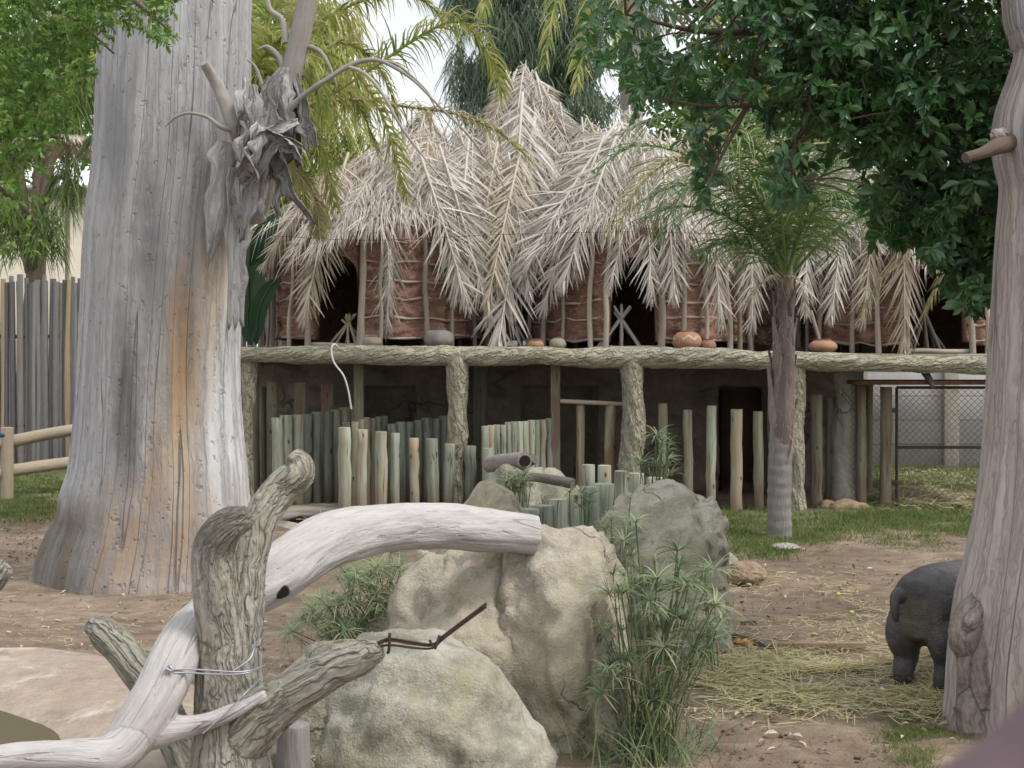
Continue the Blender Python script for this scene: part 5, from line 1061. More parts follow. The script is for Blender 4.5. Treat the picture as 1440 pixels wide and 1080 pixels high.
b = MB(); tube(b, [hp(-.255, -.01, .605), hp(-.29, -.01, .60), hp(-.31, -.008, .56), hp(-.31, -.004, .50), hp(-.30, 0, .46)], [.05, .036, .028, .023, .01], 16, 6); b.build('tail', MT['hippo'], HP)
for sd in (-1, 1):
    b = MB(); tube(b, [hp(1.12, sd*.10, .68), hp(1.11, sd*.135, .72), hp(1.12, sd*.15, .745)], [.03, .034, .012], 12, 4); b.build('ear', MT['hippo'], HP)
    b = MB(); V, tr = ico(3); b.add(V*.017+a3(hp(1.27, sd*.105, .645)), None, tr); b.build('eye', simple('dark_eye', (.01, .008, .008), .1, .6), HP)
# ================= papyrus =================
culms = []; heads = []
for k in range(5):
    b = MB(); c = .06+.05*k; pts = [(0, c*s*s*.6*(1 if k % 2 else -1), s) for s in np.linspace(0, 1, 7)]; tube(b, pts, np.linspace(.0058, .0036, 7), 5, 2, rnd=.2+.12*k); me = b.mesh('culm'); me.materials.append(MT['culm']); culms.append((me, pts[-1]))
    b = MB(); n = 20+2*k; a = np.arange(n)/n*2*math.pi*2.4+RG.normal(0, .2, n); el = RG.uniform(.05, .8, n)
    d = np.stack([np.cos(a)*np.cos(el), np.sin(a)*np.cos(el), np.sin(el)], 1); ribbons(b, np.zeros((n, 3)), d, [0, 0, 1], RG.uniform(.12, .21, n), RG.uniform(.007, .011, n), 4, RG.uniform(.5, 1.5, n), [.6, 1, .9, .6, .08])
    me = b.mesh('leaf_umbel'); me.materials.append(MT['papyrus']); heads.append(me)
def papyrus(label, base, spread, targets, n, D, dj, hs=1., seed=1, low=0):
    rs = random.Random(seed); B = Vector(base); t = thing('papyrus_plant', B, label, 'plant', 'papyrus clumps among the boulders'); px, py = sample(targets, n)
    for k in range(n):
        a = rs.uniform(0, 6.28); r_ = spread*math.sqrt(rs.random()); root = B+Vector((math.cos(a)*r_, math.sin(a)*r_, 0)); tip = W(px[k], py[k], D+rs.uniform(-dj, dj)); v = tip-root; L = v.length
        kk = rs.randrange(5); me, tp = culms[kk]
        q = Vector(tp).normalized().rotation_difference(v.normalized()); M = Matrix.Rotation(0, 4, 'Z'); q = q @ Matrix.Rotation(0, 3, 'Z').to_quaternion()
        s = L/Vector(tp).length; o = bpy.data.objects.new('stem', me); COL.objects.link(o); o.parent = t
        o.matrix_local = Matrix.LocRotScale(root-B, q, Vector((max(s, .6), max(s, .6), s)))
        h = bpy.data.objects.new('leaf_umbel', rs.choice(heads)); COL.objects.link(h); h.parent = o; hsz = hs*rs.uniform(.6, 1.15)
        ml = Matrix.LocRotScale(Vector(tp), (q.inverted() @ Vector((0, 0, 1)).rotation_difference((v.normalized()*.6+Vector((rs.gauss(0, .2), rs.gauss(0, .2), .6))).normalized())) @ Matrix.Rotation(rs.uniform(0, 6), 3, 'Z').to_quaternion(), Vector((hsz/max(s, .6), hsz/max(s, .6), hsz/s)))
        h.matrix_local = ml
    if low:
        b = MB(); P = np.array(B)+np.stack([RG.normal(0, spread*1.1, low), RG.normal(0, spread*.9, low), np.zeros(low)], 1); ribbons(b, P, nrm(np.stack([RG.normal(0, .45, low), RG.normal(0, .4, low), np.ones(low)], 1)), rdir(low), RG.uniform(.12, .4, low), .007, 3, RG.uniform(.3, 1.6, low)); b.build('basal_leaves', MT['papyrus'], t)
    return t
papyrus('tall papyrus clump right of the tan boulder, its stems fanning up from mud', GP(915, 1068), .16, [(850, 1010), (832, 880), (858, 800), (890, 720), (940, 770), (1005, 790), (1018, 860), (985, 970), (930, 1010)], 74, 7.05, .22, .85, 3, 260)
papyrus('papyrus clump behind the dome boulder, in front of the driftwood curve', (W(520, 0, 8.6).x, 8.6, 0), .34, [(400, 890), (440, 840), (500, 790), (560, 775), (590, 820), (620, 860), (540, 900), (430, 915)], 90, 8.4, .35, .9, 5, 120)
papyrus('thin papyrus stems between the tan boulder and the grey cracked boulder', (W(868, 0, 8.9).x, 8.9, 0), .10, [(840, 740), (880, 690), (900, 720), (890, 800), (870, 850), (850, 800)], 11, 8.7, .2, .8, 7)
papyrus('papyrus tuft rising in front of the middle concrete column', (W(915, 0, 11.8).x, 11.8, 0), .12, [(895, 640), (915, 605), (945, 615), (935, 660), (975, 690), (905, 670)], 16, 11.7, .2, 1.15, 9)
papyrus('small papyrus tuft beside the pointed boulder and the slim log', (W(722, 0, 11.3).x, 11.3, 0), .12, [(708, 680), (735, 668), (755, 690), (720, 710)], 18, 11.3, .15, .9, 11)
papyrus('few papyrus stalks growing in front of the near stump row', (W(812, 0, 9.5).x, 9.5, 0), .08, [(800, 690), (822, 684), (850, 730), (860, 760), (810, 720)], 9, 9.5, .15, .8, 13)
papyrus('small papyrus sprout at the grey boulder foot, left of the orange pumpkin', (W(1000, 0, 8.9).x, 8.9, 0), .06, [(985, 800), (1010, 830), (1005, 880), (990, 900)], 10, 8.9, .1, .9, 15)

# ================= palms =================
def palm_frond(path, n, ll, lw, seed, mat, parent, name='frond', a0=62, a1=22, up=.12, droop=1.0, rach=.02, start=.18, jit=.12, nseg=4):
    b = frond(1, n, ll, lw, 0, seed, a0, a1, up, droop, rach, start, jit, nseg, path=path); return b.build(name, MT[mat], parent)
# young palm
DP = 15.4; pb = W(1096, 757, DP); pb.z = 0; YP = thing('palm_tree', pb, 'young palm with a ringed grey foot and shaggy fibrous trunk, right of centre', 'tree')
def ringed(g, a, s, r): return .006*np.sin(s*52+.6*np.sin(a))*.4+.006*fbm(g*[12, 12, 20], 3)
b = MB(); tube(b, [pb, W(1096, 700, DP), W(1097, 640, DP), W(1100, 560, DP), W(1103, 470, DP), W(1105, 380, DP)], [.135, .128, .125, .12, .10, .085], 40, 30, ringed, goff=np.zeros(3)); b.build('trunk', MT['stump'], YP)
for k in range(26):
    y = 645-8.2*k; a = k*2.4; r_ = .128-.0024*k; c = W(1098+.28*(645-y)*.12, y, DP); up = W(0, y-75-random.uniform(0, 40), DP).z-c.z; o = Vector((math.cos(a), math.sin(a), 0))
    pp = [c+o*r_*.9-Vector((0, 0, .04)), c+o*(r_+.025)+Vector((0, 0, up*.3)), c+o*(r_+.03)+Vector((0, 0, up*.65)), c+o*(r_+.02+random.uniform(0, .06))+Vector((0, 0, up))]
    side = Vector((-o.y, o.x, 0)); P = spline(pp, 6); b = MB(); n = len(P); m = 7; u = np.linspace(-1, 1, m); w = np.interp(np.linspace(0, 1, n), [0, .25, .6, 1], [.12, .10, .06, .018])
    V = P[:, None]+a3(side)*(u[None]*w[:, None])[..., None]-a3(o)*((u**2)[None]*w[:, None]*.55)[..., None]; i = np.arange(n-1)[:, None]*m+np.arange(m-1)[None]
    g = np.stack([np.tile(u, n)*.1, np.zeros(n*m), np.repeat(np.linspace(0, .6, n), m)], 1)+k*3
    q = np.stack([i, i+1, i+m+1, i+m], -1).reshape(-1, 4); Vi = V.reshape(-1, 3)-np.tile(a3(o)*.012, (n*m, 1)); b.add(np.vstack([V.reshape(-1, 3), Vi]), np.vstack([q, q[:, ::-1]+n*m]), None, np.vstack([g, g])); b.build('leaf_base', MT['fibre'], YP)
b = MB(); nf = 900; y = RG.uniform(380, 640, nf); a = RG.uniform(0, 6.28, nf); P = WA(np.full(nf, 1101.), y, np.full(nf, DP)); P[:, 0] += np.cos(a)*.11; P[:, 1] += np.sin(a)*.11
ribbons(b, P, np.stack([np.cos(a)*.7, np.sin(a)*.7, RG.normal(.3, .8, nf)], 1), [0, 0, 1], RG.uniform(.05, .16, nf), .004, 3, RG.uniform(.3, 1.5, nf)); b.build('fibre_hair', MT['tanfrond'], YP)
C0 = (1105, 385, DP)
FR = [[(1101, 385, 15.2), (1070, 320, 14.9), (1020, 250, 14.6), (950, 225, 14.3), (900, 260, 14.1), (870, 320, 14.0)], [(1103, 385, 15.1), (1090, 330, 14.8), (1060, 270, 14.5), (1010, 245, 14.2), (960, 270, 14.0), (930, 330, 13.9)], [(1104, 385, 15.0), (1100, 320, 14.6), (1090, 250, 14.3), (1060, 200, 14.0), (1015, 200, 13.8), (985, 240, 13.7)], [(1107, 385, 15.0), (1125, 330, 14.7), (1150, 290, 14.4), (1190, 280, 14.2), (1225, 310, 14.1)], [(1101, 388, 15.5), (1065, 330, 15.8), (1015, 280, 16.0), (955, 260, 16.2), (900, 285, 16.3)], [(1110, 385, 15.6), (1150, 330, 15.8), (1200, 290, 16.0), (1260, 280, 16.2), (1310, 310, 16.3)], [(1105, 385, 15.1), (1108, 310, 14.8), (1110, 250, 14.6), (1095, 190, 14.4), (1060, 160, 14.2)],
    [(1100, 385, 15.3), (1075, 325, 15.2), (1030, 265, 15.0), (960, 215, 14.8), (890, 205, 14.6), (845, 235, 14.5)], [(1102, 385, 15.3), (1085, 310, 15.2), (1055, 240, 15.1), (1000, 180, 15.0), (930, 165, 14.9), (870, 190, 14.8)],
    [(1103, 385, 15.3), (1065, 335, 15.0), (1015, 300, 14.8), (950, 290, 14.6), (905, 310, 14.5)], [(1106, 380, 15.4), (1112, 290, 15.4), (1125, 200, 15.4), (1115, 110, 15.4), (1080, 50, 15.3)], [(1108, 380, 15.5), (1128, 290, 15.6), (1150, 200, 15.7), (1190, 120, 15.9), (1240, 90, 16.1)],
    [(1112, 385, 15.4), (1150, 315, 15.4), (1195, 265, 15.4), (1250, 245, 15.4), (1310, 265, 15.4), (1340, 300, 15.4)], [(1112, 388, 15.4), (1160, 335, 15.2), (1210, 305, 15.1), (1270, 300, 15.0), (1310, 325, 15.0)],
    [(1100, 385, 15.5), (1080, 300, 15.8), (1060, 220, 16.0), (1030, 150, 16.2), (985, 110, 16.4)], [(1105, 380, 15.2), (1095, 300, 14.9), (1070, 230, 14.6), (1030, 190, 14.3), (980, 190, 14.1)],
    [(1108, 385, 15.6), (1140, 310, 15.9), (1180, 240, 16.2), (1240, 200, 16.4), (1290, 210, 16.6)], [(1103, 390, 15.2), (1060, 350, 15.0), (1020, 340, 14.9), (985, 355, 14.8)], [(1109, 380, 15.2), (1130, 300, 14.9), (1160, 240, 14.6), (1200, 215, 14.3), (1250, 225, 14.1)]]
for k, p in enumerate(FR): palm_frond([W(*q) for q in p], 62, .82, .017, 300+k, 'palm' if k % 5 else 'olivepalm', YP, rach=.022, start=.13, droop=1.5, jit=.2, a0=78, a1=38)
palm_frond([W(1098, 385, 15.3), W(1082, 390, 15.1), W(1065, 405, 15.0), W(1048, 428, 14.95)], 26, .24, .014, 331, 'tanfrond', YP, 'dry_leaf', droop=.8); palm_frond([W(1110, 390, 15.3), W(1122, 392, 15.2), W(1130, 410, 15.1), W(1134, 440, 15.1)], 20, .2, .014, 332, 'tanfrond', YP, 'dry_leaf', droop=.8)
# palm leaning in from behind the right trunk
pb = Vector((wx(1560, 16.2), 16.2, 0)); t = thing('palm_tree', pb, 'palm behind the right trunk, one yellow-green frond drooping over the right hut', 'tree')
b = MB(); tube(b, [pb, pb+Vector((0, 0, 2)), pb+Vector((0, 0, 4.2))], [.18, .16, .14], 24, 20, ringed); b.build('trunk', MT['stump'], t)
for k, p in enumerate(([(1555, 150), (1470, 170), (1390, 230), (1310, 340), (1250, 380), (1205, 450)], [(1555, 150), (1460, 200), (1380, 290), (1330, 380), (1300, 440)], [(1555, 150), (1480, 90), (1390, 80), (1300, 130), (1250, 200)], [(1555, 150), (1620, 90), (1700, 110), (1760, 190)], [(1555, 150), (1550, 60), (1510, -20), (1440, -60)])):
    palm_frond([W(x, y, 16.0-.12*j) for j, (x, y) in enumerate(p)], 60, .34, .016, 350+k, 'olivepalm' if k < 2 else 'palm', t, droop=1.4, rach=.022, start=.2)
# yellow-green palm behind the giant trunk
DB2 = 16.3; pb = Vector((wx(300, DB2), DB2, 0)); t = thing('palm_tree', pb, 'yellow-green palm behind the giant trunk, its fronds arching over the left hut roof', 'tree')
c = W(310, 190, DB2); b = MB(); tube(b, [pb, (pb+c)/2, c], [.22, .19, .17], 24, 20, ringed); b.build('trunk', MT['stump'], t)
ARC = [([(320, 190, 16.3), (400, 165, 16.3), (470, 130, 16.3), (540, 85, 16.3), (600, 45, 16.3), (650, 30, 16.3), (690, 80, 16.3), (705, 130, 16.3)], 'yellowpalm', .62), ([(320, 190, 16.2), (380, 110, 16.0), (440, 70, 15.8), (500, 100, 15.6), (545, 180, 15.5), (570, 275, 15.5)], 'yellowpalm', .5),
    ([(330, 200, 16.6), (420, 150, 16.9), (500, 140, 17.1), (570, 150, 17.2), (640, 160, 17.3), (700, 185, 17.4), (745, 225, 17.4)], 'olivepalm', .62), ([(320, 190, 16.4), (360, 80, 16.5), (400, -10, 16.6), (460, -70, 16.8), (540, -80, 17)], 'yellowpalm', .6),
    ([(320, 190, 16.3), (360, 150, 16.1), (410, 150, 15.9), (450, 200, 15.8), (470, 290, 15.8)], 'yellowpalm', .5), ([(325, 195, 16.4), (390, 110, 16.6), (440, 40, 16.8), (500, 5, 17.0), (570, -10, 17.2), (620, 20, 17.3)], 'yellowpalm', .6), ([(320, 190, 16.5), (370, 190, 16.6), (410, 220, 16.7), (430, 290, 16.7)], 'yellowpalm', .45),
    ([(330, 190, 16.8), (400, 60, 17.2), (430, -40, 17.5), (480, -120, 17.7)], 'yellowpalm', .6), ([(320, 190, 16.0), (370, 60, 15.8), (390, -30, 15.7), (380, -120, 15.7)], 'yellowpalm', .55), ([(320, 190, 16.3), (390, 220, 16.0), (440, 270, 15.9), (450, 330, 15.9)], 'olivepalm', .4),
    ([(325, 185, 16.9), (420, 100, 17.4), (480, 60, 17.7), (530, 90, 17.9), (560, 160, 18.0)], 'yellowpalm', .5), ([(300, 190, 16.3), (220, 110, 16.4), (150, 80, 16.6), (90, 110, 16.8), (60, 180, 16.9)], 'yellowpalm', .55), ([(300, 190, 16.3), (230, 160, 16.0), (160, 170, 15.8), (110, 220, 15.7)], 'palm', .5),
    ([(320, 190, 16.6), (400, 120, 17.0), (450, 110, 17.2), (500, 140, 17.4), (530, 210, 17.5)], 'yellowpalm', .5), ([(320, 190, 16.1), (360, 90, 15.7), (400, 60, 15.5), (440, 100, 15.3), (455, 170, 15.2)], 'yellowpalm', .5), ([(325, 190, 16.5), (370, 20, 16.7), (410, -60, 16.9), (480, -60, 17.2), (530, 0, 17.4)], 'yellowpalm', .6), ([(322, 190, 16.0), (350, 120, 15.8), (380, 110, 15.6), (410, 150, 15.5), (425, 220, 15.4)], 'yellowpalm', .45),
    ([(300, 190, 16.5), (230, 60, 16.8), (150, 0, 17), (80, 20, 17.2)], 'yellowpalm', .6)]
for k, (p, m_, ll) in enumerate(ARC): palm_frond([W(*q) for q in p], 120, ll, .024, 400+k, m_, t, droop=1.7, rach=.03, start=.08, jit=.25, up=.2, a0=72, a1=36)
# palm high behind the roofs, only its hanging frond tips in frame
pb = Vector((wx(900, 25), 25, 0)); t = thing('palm_tree', pb, 'tall palm behind the middle hut, yellow-green frond tips hanging from the top edge', 'tree'); c = W(880, -190, 25)
b = MB(); tube(b, [pb, (pb+c)/2, c], [.25, .2, .18], 20, 20, ringed); b.build('trunk', MT['stump'], t)
for k, p in enumerate(([(880, -190), (840, -150), (800, -80), (780, 10), (765, 90)], [(880, -190), (860, -120), (835, -30), (820, 60), (812, 120)], [(880, -190), (900, -100), (880, 0), (860, 80)], [(880, -190), (790, -190), (720, -120), (690, -40), (680, 20)], [(880, -190), (950, -150), (990, -60), (1010, 60)], [(880, -190), (1000, -200), (1080, -120), (1110, 0), (1120, 110)])):
    palm_frond([W(x, y, 25-.25*j) for j, (x, y) in enumerate(p)], 60, .75, .035, 450+k, 'yellowpalm', t, droop=1.5, rach=.04, start=.15, jit=.2)
# banana plant between the giant trunk and the left hut
pb = Vector((wx(352, 19.3), 19.3, deckz(-3.5))); t = thing('banana_plant', pb, 'dark green banana leaves between the giant trunk and the left hut', 'plant')
for k, (a, c, w_) in enumerate((((345, 480), (385, 300), 24), ((352, 485), (362, 370), 26), ((340, 470), (335, 300), 26), ((360, 485), (392, 390), 17))):
    A_ = W(*a, 19.3); B_ = W(*c, 19.0-.1*k); P = spline([A_, A_.lerp(B_, .4)+Vector((-.08, 0, .1)), A_.lerp(B_, .75)+Vector((-.04, 0, .1)), B_], 8); n = len(P); m = 7; u = np.linspace(-1, 1, m); w = w_/F*19.2*np.interp(np.linspace(0, 1, n), [0, .15, .5, .85, 1], [.1, .75, 1, .7, .05])
    V = P[:, None]+np.array([.9, -.35, .1])*(u[None]*w[:, None])[..., None]+np.array([.1, -.5, .3])*(np.abs(u)[None]*w[:, None]*.35)[..., None]; i = np.arange(n-1)[:, None]*m+np.arange(m-1)[None]; b = MB(); b.add(V.reshape(-1, 3), np.stack([i, i+1, i+m+1, i+m], -1).reshape(-1, 4), None, None, .3); tube(b, P, .012, 6, 1, rnd=.95); b.build('leaf', MT['banana'], t)

# ================= broadleaf crowns =================
def crown(polys, nc, per, ll, D0, D1, spread, out, gap=None, seed=1, lw=.5, drop=.25):
    b = MB(); cs = []
    for poly, frac in polys:
        px, py = sample(poly, int(nc*frac)); D = RG.uniform(D0, D1, len(px)); cs.append(WA(px, py, D))
    Cc = np.vstack(cs)
    if gap: m = fbm(Cc*gap[0], 2, seed) > gap[1]+RG.normal(0, .05, len(Cc)); Cc = Cc[m]
    n = len(Cc); tw = nrm(rdir(n)*[1, 1, .6]+a3(out)); tone = np.clip(.5+fbm(Cc*1.3, 2, seed+5)*.55, 0, 1)
    P = np.repeat(Cc, per, 0); T = np.repeat(tw, per, 0); k = np.tile(np.arange(per), n); a = k*2.4+np.repeat(RG.uniform(0, 6, n), per); x = nrm(np.cross(T, rdir(len(T)))); y = np.cross(T, x)
    rad = x*np.cos(a)[:, None]+y*np.sin(a)[:, None]; s = k/per
    P = P+T*(s*spread)[:, None]; d = nrm(rad*(1-.5*s)[:, None]+T*(.25+s*.9)[:, None]+[0, 0, -drop]); nn = nrm(T*.8+[0, 0, .7]-rad*.4+RG.normal(0, .25, P.shape))
    L = ll*RG.uniform(.65, 1.15, len(P)); leaves(b, P, d, nn, L, L*lw*RG.uniform(.85, 1.15, len(P)), np.clip(np.repeat(tone, per)*.6+RG.random(len(P))*.4, 0, 1)); return b, Cc, tw
# fig tree, upper right
tb = Vector((wx(1640, 10.6), 10.6, 0)); FT = thing('fig_tree', tb, 'dark glossy fig tree whose leafy limbs fill the upper right', 'tree')
fork = W(1600, 260, 10.4); b = MB(); tube(b, [tb, tb+Vector((-.05, 0, 1.2)), fork], [.26, .2, .17], 24, 12, lambda g, a, s, r: .02*ridge(g*[8, 8, 2], 2)); b.build('trunk', MT['branch'], FT)
LB = [[(1600, 260, 10.4), (1500, 240, 10.1), (1400, 235, 9.6), (1320, 262, 9.2), (1268, 245, 9.0), (1230, 220, 8.9)], [(1600, 260, 10.4), (1480, 140, 10.0), (1330, 60, 9.4), (1180, 40, 9.0), (1000, 45, 8.6), (880, 20, 8.3)], [(1600, 260, 10.4), (1500, 60, 9.8), (1350, -60, 9.2), (1150, -100, 8.6)],
    [(1400, 235, 9.6), (1280, 190, 9.0), (1150, 150, 8.6), (1010, 150, 8.4), (930, 140, 8.3)], [(1320, 262, 9.2), (1310, 320, 8.9), (1330, 380, 8.7), (1360, 430, 8.7)], [(1180, 40, 9.0), (1080, 110, 8.6), (1030, 190, 8.4), (995, 260, 8.3)], [(1150, 150, 8.6), (1120, 200, 8.4), (1115, 255, 8.3)]]
for p in LB: b = MB(); tube(b, [W(*q) for q in p], np.linspace(.065 if p[0][0] > 1500 else .022, .007, len(p)), 10, 6); b.build('limb', MT['branch'], FT)
poly = [(835, -60), (822, 60), (850, 105), (885, 140), (930, 145), (960, 125), (1010, 150), (1045, 150), (1085, 185), (1095, 160), (1120, 215), (1180, 230), (1235, 240), (1262, 262), (1240, 300), (1235, 335), (1262, 345), (1310, 350), (1335, 400), (1375, 450), (1395, 430), (1450, 380), (1620, 330), (1680, 0), (1600, -300), (1000, -320)]
hang = [(965, 140), (1015, 160), (1008, 250), (988, 300), (975, 240)]; hang2 = [(1095, 200), (1135, 210), (1125, 285), (1103, 280)]; deep = [(1000, -60), (1090, 60), (1150, 170), (1290, 230), (1300, 330), (1380, 400), (1480, 350), (1550, 0), (1400, -200)]; frill = [(1225, 250), (1420, 290), (1395, 430), (1360, 440), (1300, 350), (1225, 330)]
b, Cc, tw = crown([(poly, 1.0), (hang, .012), (hang2, .014), (deep, .55), (frill, .14)], 4000, 9, .092, 7.9, 10.2, .10, (-.25, -.55, -.25), (1.9, -.06), 4, .44)
b.build('crown', MT['ficus'], FT)
# twigs inside the crown
ends = Cc[RG.random(len(Cc)) < .16]; LP = np.vstack([spline([W(*q) for q in p], 8) for p in LB]); tw_b = MB()
for e in ends:
    j = np.linalg.norm(LP-e, axis=1).argmin(); a = LP[j]
    if np.linalg.norm(a-e) < 1.6: tube(tw_b, [a, (a+e)/2+np.array([0, 0, .04]), e], [.010, .007, .004], 5, 2, cap=False)
tag(tw_b.build('twigs', MT['branch'], FT), kind='stuff')
# small-leaved bright tree, upper left
tb = Vector((wx(-330, 9.4), 9.4, 0)); t = thing('leafy_tree', tb, 'small-leaved bright green tree hanging in at the upper left', 'tree')
b = MB(); tube(b, [tb, tb+Vector((.05, 0, 1.5)), W(-300, 120, 9.4), W(-200, -60, 9.4)], [.16, .14, .11, .08], 18, 8); b.build('trunk', MT['branch'], t)
for p in ([(-300, 120, 9.4), (-160, 60, 9.5), (-20, 0, 9.7), (70, 10, 10.2), (118, 38, 11.0), (160, 75, 11.6)], [(-300, 150, 9.4), (-180, 200, 9.3), (-60, 230, 9.2), (30, 290, 9.2), (60, 330, 9.2)], [(-240, 20, 9.4), (-60, -80, 9.3), (100, -60, 9.2), (200, 10, 9.2), (235, 40, 9.2)], [(-160, 60, 9.5), (-60, 120, 9.3), (30, 180, 9.2), (90, 195, 9.2)]):
    b = MB(); tube(b, [W(*q) for q in p], np.linspace(.04, .008, len(p)), 8, 6); b.build('limb', MT['branch'], t)
pa = [(-260, -260), (150, -260), (235, -30), (245, 30), (215, 40), (200, 15), (150, 25), (125, 60), (135, 100), (100, 130), (110, 175), (70, 190), (55, 250), (62, 290), (50, 350), (15, 370), (-60, 380), (-240, 300)]
pb_ = [(90, -40), (240, -60), (235, 60), (222, 62), (195, 30), (120, 30)]
b, Cc, tw = crown([(pa, 1.0), (pb_, .10)], 3300, 9, .055, 8.6, 10.0, .10, (.1, -.4, -.35), (1.8, -.12), 14, .5); b.build('crown', MT['bright'], t)

# ================= far trees =================
def bushy(name, label, base, blobs, n, ll, mat, trunk_r=.2, hang=0, per=1, lw=.45, cat='tree'):
    """far tree: trunk, limbs to each leaf clump, clumps of leaves or hanging strands"""
    B = Vector(base); t = thing(name, B, label, cat); b = MB(); tot = sum(r[0]*r[2] for c, r in blobs)
    tk = MB(); top = Vector(blobs[0][0]); tube(tk, [B, B.lerp(top, .5)+Vector((.1, 0, 0)), top], [trunk_r, trunk_r*.75, trunk_r*.3], 12, 6)
    for c, r in blobs[1:]: tube(tk, [B.lerp(top, .45), (B.lerp(top, .6)+Vector(c))/2+Vector((0, 0, .2)), Vector(c)], [trunk_r*.5, trunk_r*.3, trunk_r*.08], 8, 4)
    tk.build('trunk', MT['branch'], t)
    for c, r in blobs:
        m = int(n*r[0]*r[2]/tot); d = rdir(m); P = a3(c)+d*a3(r)*(RG.random(m)**.4)[:, None]; f = fbm(P*1.1, 3, 3); k = f > -.14; P = P[k]; d = d[k]; m = len(P); tone = np.clip(.45+f[k]*.8+RG.normal(0, .2, m), 0, 1)
        if hang: ribbons(b, P, nrm(rdir(m)*[.5, .5, .3]+[0, 0, -.6]), rdir(m), RG.uniform(.5, 1.3, m)*hang, ll, 3, .9, [1, 1, .8, .2], tone)
        else: leaves(b, P, nrm(rdir(m)+d*.6+[0, 0, -.3]), nrm(d+rdir(m)*.7), ll*RG.uniform(.6, 1.2, m), ll*lw, tone)
    b.build('crown', MT[mat], t); return t
def bl(px, py, D, rx, ry): return (W(px, py, D), (rx/F*D, rx/F*D*.7, ry/F*D))
bushy('wispy_tree', 'tall grey-green wispy tree beyond the tallest thatch peak', (wx(740, 36), 36, 0), [bl(740, 40, 36, 110, 110), bl(680, 110, 36, 55, 80), bl(790, 120, 36, 80, 90), bl(720, -80, 36, 120, 110), bl(850, 20, 36.5, 90, 130), bl(655, 20, 35.5, 35, 60)], 26000, .022, 'wisp', .35, .7)
bushy('weeping_tree', 'weeping pepper tree left of the giant trunk, over the cane fence', (wx(30, 28), 28, 0), [bl(60, 90, 30, 90, 90), bl(0, 150, 30, 70, 90), bl(-60, 120, 30, 100, 150), bl(110, 60, 30, 70, 100), bl(105, 130, 29.5, 50, 60), bl(95, 250, 26.5, 22, 45), bl(70, 320, 26, 22, 45), bl(15, 300, 26, 40, 60)], 15000, .018, 'weep', .25, .6)
bushy('garden_tree', 'leafy green tree behind the right hut roofs, seen through the fig leaves', (wx(1150, 29), 29, 0), [bl(1120, 150, 29, 150, 120), bl(1000, 160, 29, 110, 90), bl(1260, 170, 29, 140, 120), bl(1100, 10, 29, 160, 110), bl(1350, 180, 29, 120, 150)], 17000, .24, 'hedge', .3)
bushy('garden_tree', 'leafy tree far right behind the boundary wall', (wx(1480, 31), 31, 0), [bl(1420, 200, 31, 130, 150), bl(1500, 120, 31, 160, 160), bl(1330, 300, 31, 90, 90), bl(1600, 220, 31, 150, 200)], 12000, .24, 'hedge', .3)
bushy('garden_tree', 'green tree at the far left behind the cream building', (wx(-20, 42), 42, 0), [bl(0, 80, 42, 150, 130), bl(120, 60, 42, 120, 130), bl(250, 40, 43, 120, 150), bl(-120, 120, 42, 130, 150), bl(60, 190, 41, 120, 60)], 14000, .3, 'hedge', .35)
bushy('palm_thicket', 'yellow-green strap-leaved palm thicket behind the giant trunk', (wx(400, 22.5), 22.5, 0), [bl(400, 110, 22.5, 80, 110), bl(440, 215, 22, 75, 90), bl(480, 120, 22.5, 50, 60), bl(390, 20, 22.5, 90, 80), bl(500, 215, 21.8, 50, 60), bl(380, 280, 22, 60, 60), bl(470, 30, 23, 40, 50)], 4600, .024, 'yellowpalm', .15, .75)
bushy('garden_shrub', 'green shrub between the giant trunk and the left hut roof', (wx(370, 24), 24, 0), [bl(375, 330, 24, 60, 70), bl(345, 260, 24, 50, 70), bl(410, 270, 24.5, 45, 50)], 5000, .16, 'hedge', .1, cat='shrub')
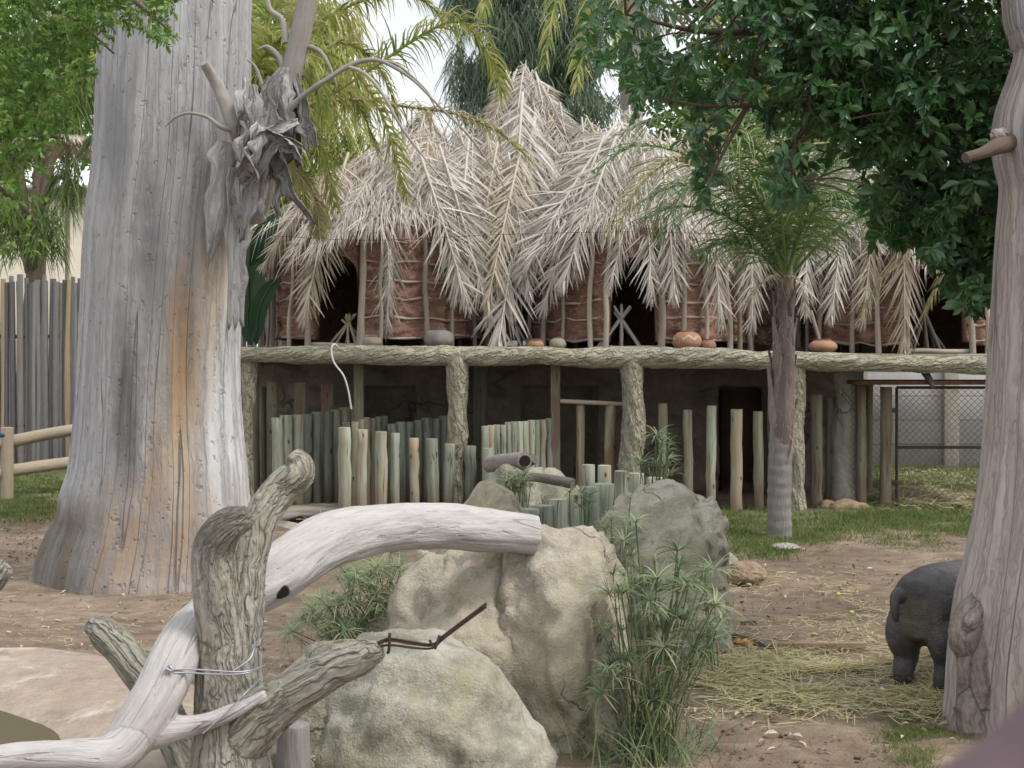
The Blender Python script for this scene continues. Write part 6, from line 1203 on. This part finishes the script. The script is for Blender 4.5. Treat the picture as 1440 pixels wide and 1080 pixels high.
# ================= sky, sun, camera =================
EL, AZ = 56, 112
w = bpy.data.worlds.new('World'); S.world = w; w.use_nodes = True; nt = w.node_tree; bg = nt.nodes['Background']
sky = nt.nodes.new('ShaderNodeTexSky'); sky.sky_type = 'NISHITA'; sky.sun_disc = False; sky.sun_elevation = R(EL); sky.sun_rotation = R(AZ); sky.air_density = 1.0; sky.dust_density = 5.0; sky.ozone_density = 1.0
hs = nt.nodes.new('ShaderNodeHueSaturation'); hs.inputs['Saturation'].default_value = .35; nt.links.new(sky.outputs[0], hs.inputs['Color']); 
tc = nt.nodes.new('ShaderNodeTexCoord'); cn = nt.nodes.new('ShaderNodeTexNoise'); cn.inputs['Scale'].default_value = 2.6; cn.inputs['Detail'].default_value = 7; nt.links.new(tc.outputs['Generated'], cn.inputs['Vector'])
cr = nt.nodes.new('ShaderNodeValToRGB'); cr.color_ramp.elements[0].position = .30; cr.color_ramp.elements[1].position = .52; nt.links.new(cn.outputs['Fac'], cr.inputs[0])
cm = nt.nodes.new('ShaderNodeMixRGB'); cm.inputs[2].default_value = (6.2, 6.4, 6.65, 1); nt.links.new(cr.outputs[0], cm.inputs[0]); nt.links.new(hs.outputs[0], cm.inputs[1])
nt.links.new(cm.outputs[0], bg.inputs[0]); bg.inputs[1].default_value = .12
ld = bpy.data.lights.new('sun', 'SUN'); ld.energy = 1.5; ld.angle = R(15); ld.color = (1, .95, .88); lo = bpy.data.objects.new('sun', ld); COL.objects.link(lo)
sd = Vector((math.sin(R(AZ))*math.cos(R(EL)), math.cos(R(AZ))*math.cos(R(EL)), math.sin(R(EL)))); lo.rotation_euler = sd.to_track_quat('Z', 'Y').to_euler(); lo.location = (3, -3, 12)
cd = bpy.data.cameras.new('camera'); cam = bpy.data.objects.new('camera', cd); COL.objects.link(cam); S.camera = cam
cam.location = (0, 0, H); cam.rotation_euler = (R(90), 0, 0); cd.sensor_width = 36; cd.lens = 50; cd.shift_y = -45/1440; cd.clip_start = .05; cd.clip_end = 2000
cd.dof.use_dof = True; cd.dof.focus_distance = 9.5; cd.dof.aperture_fstop = 6.5
S.view_settings.view_transform = 'Standard'; S.view_settings.look = 'None'; S.view_settings.exposure = 0.95; S.view_settings.gamma = 1
S.cycles.max_bounces = 8; S.cycles.transparent_max_bounces = 8
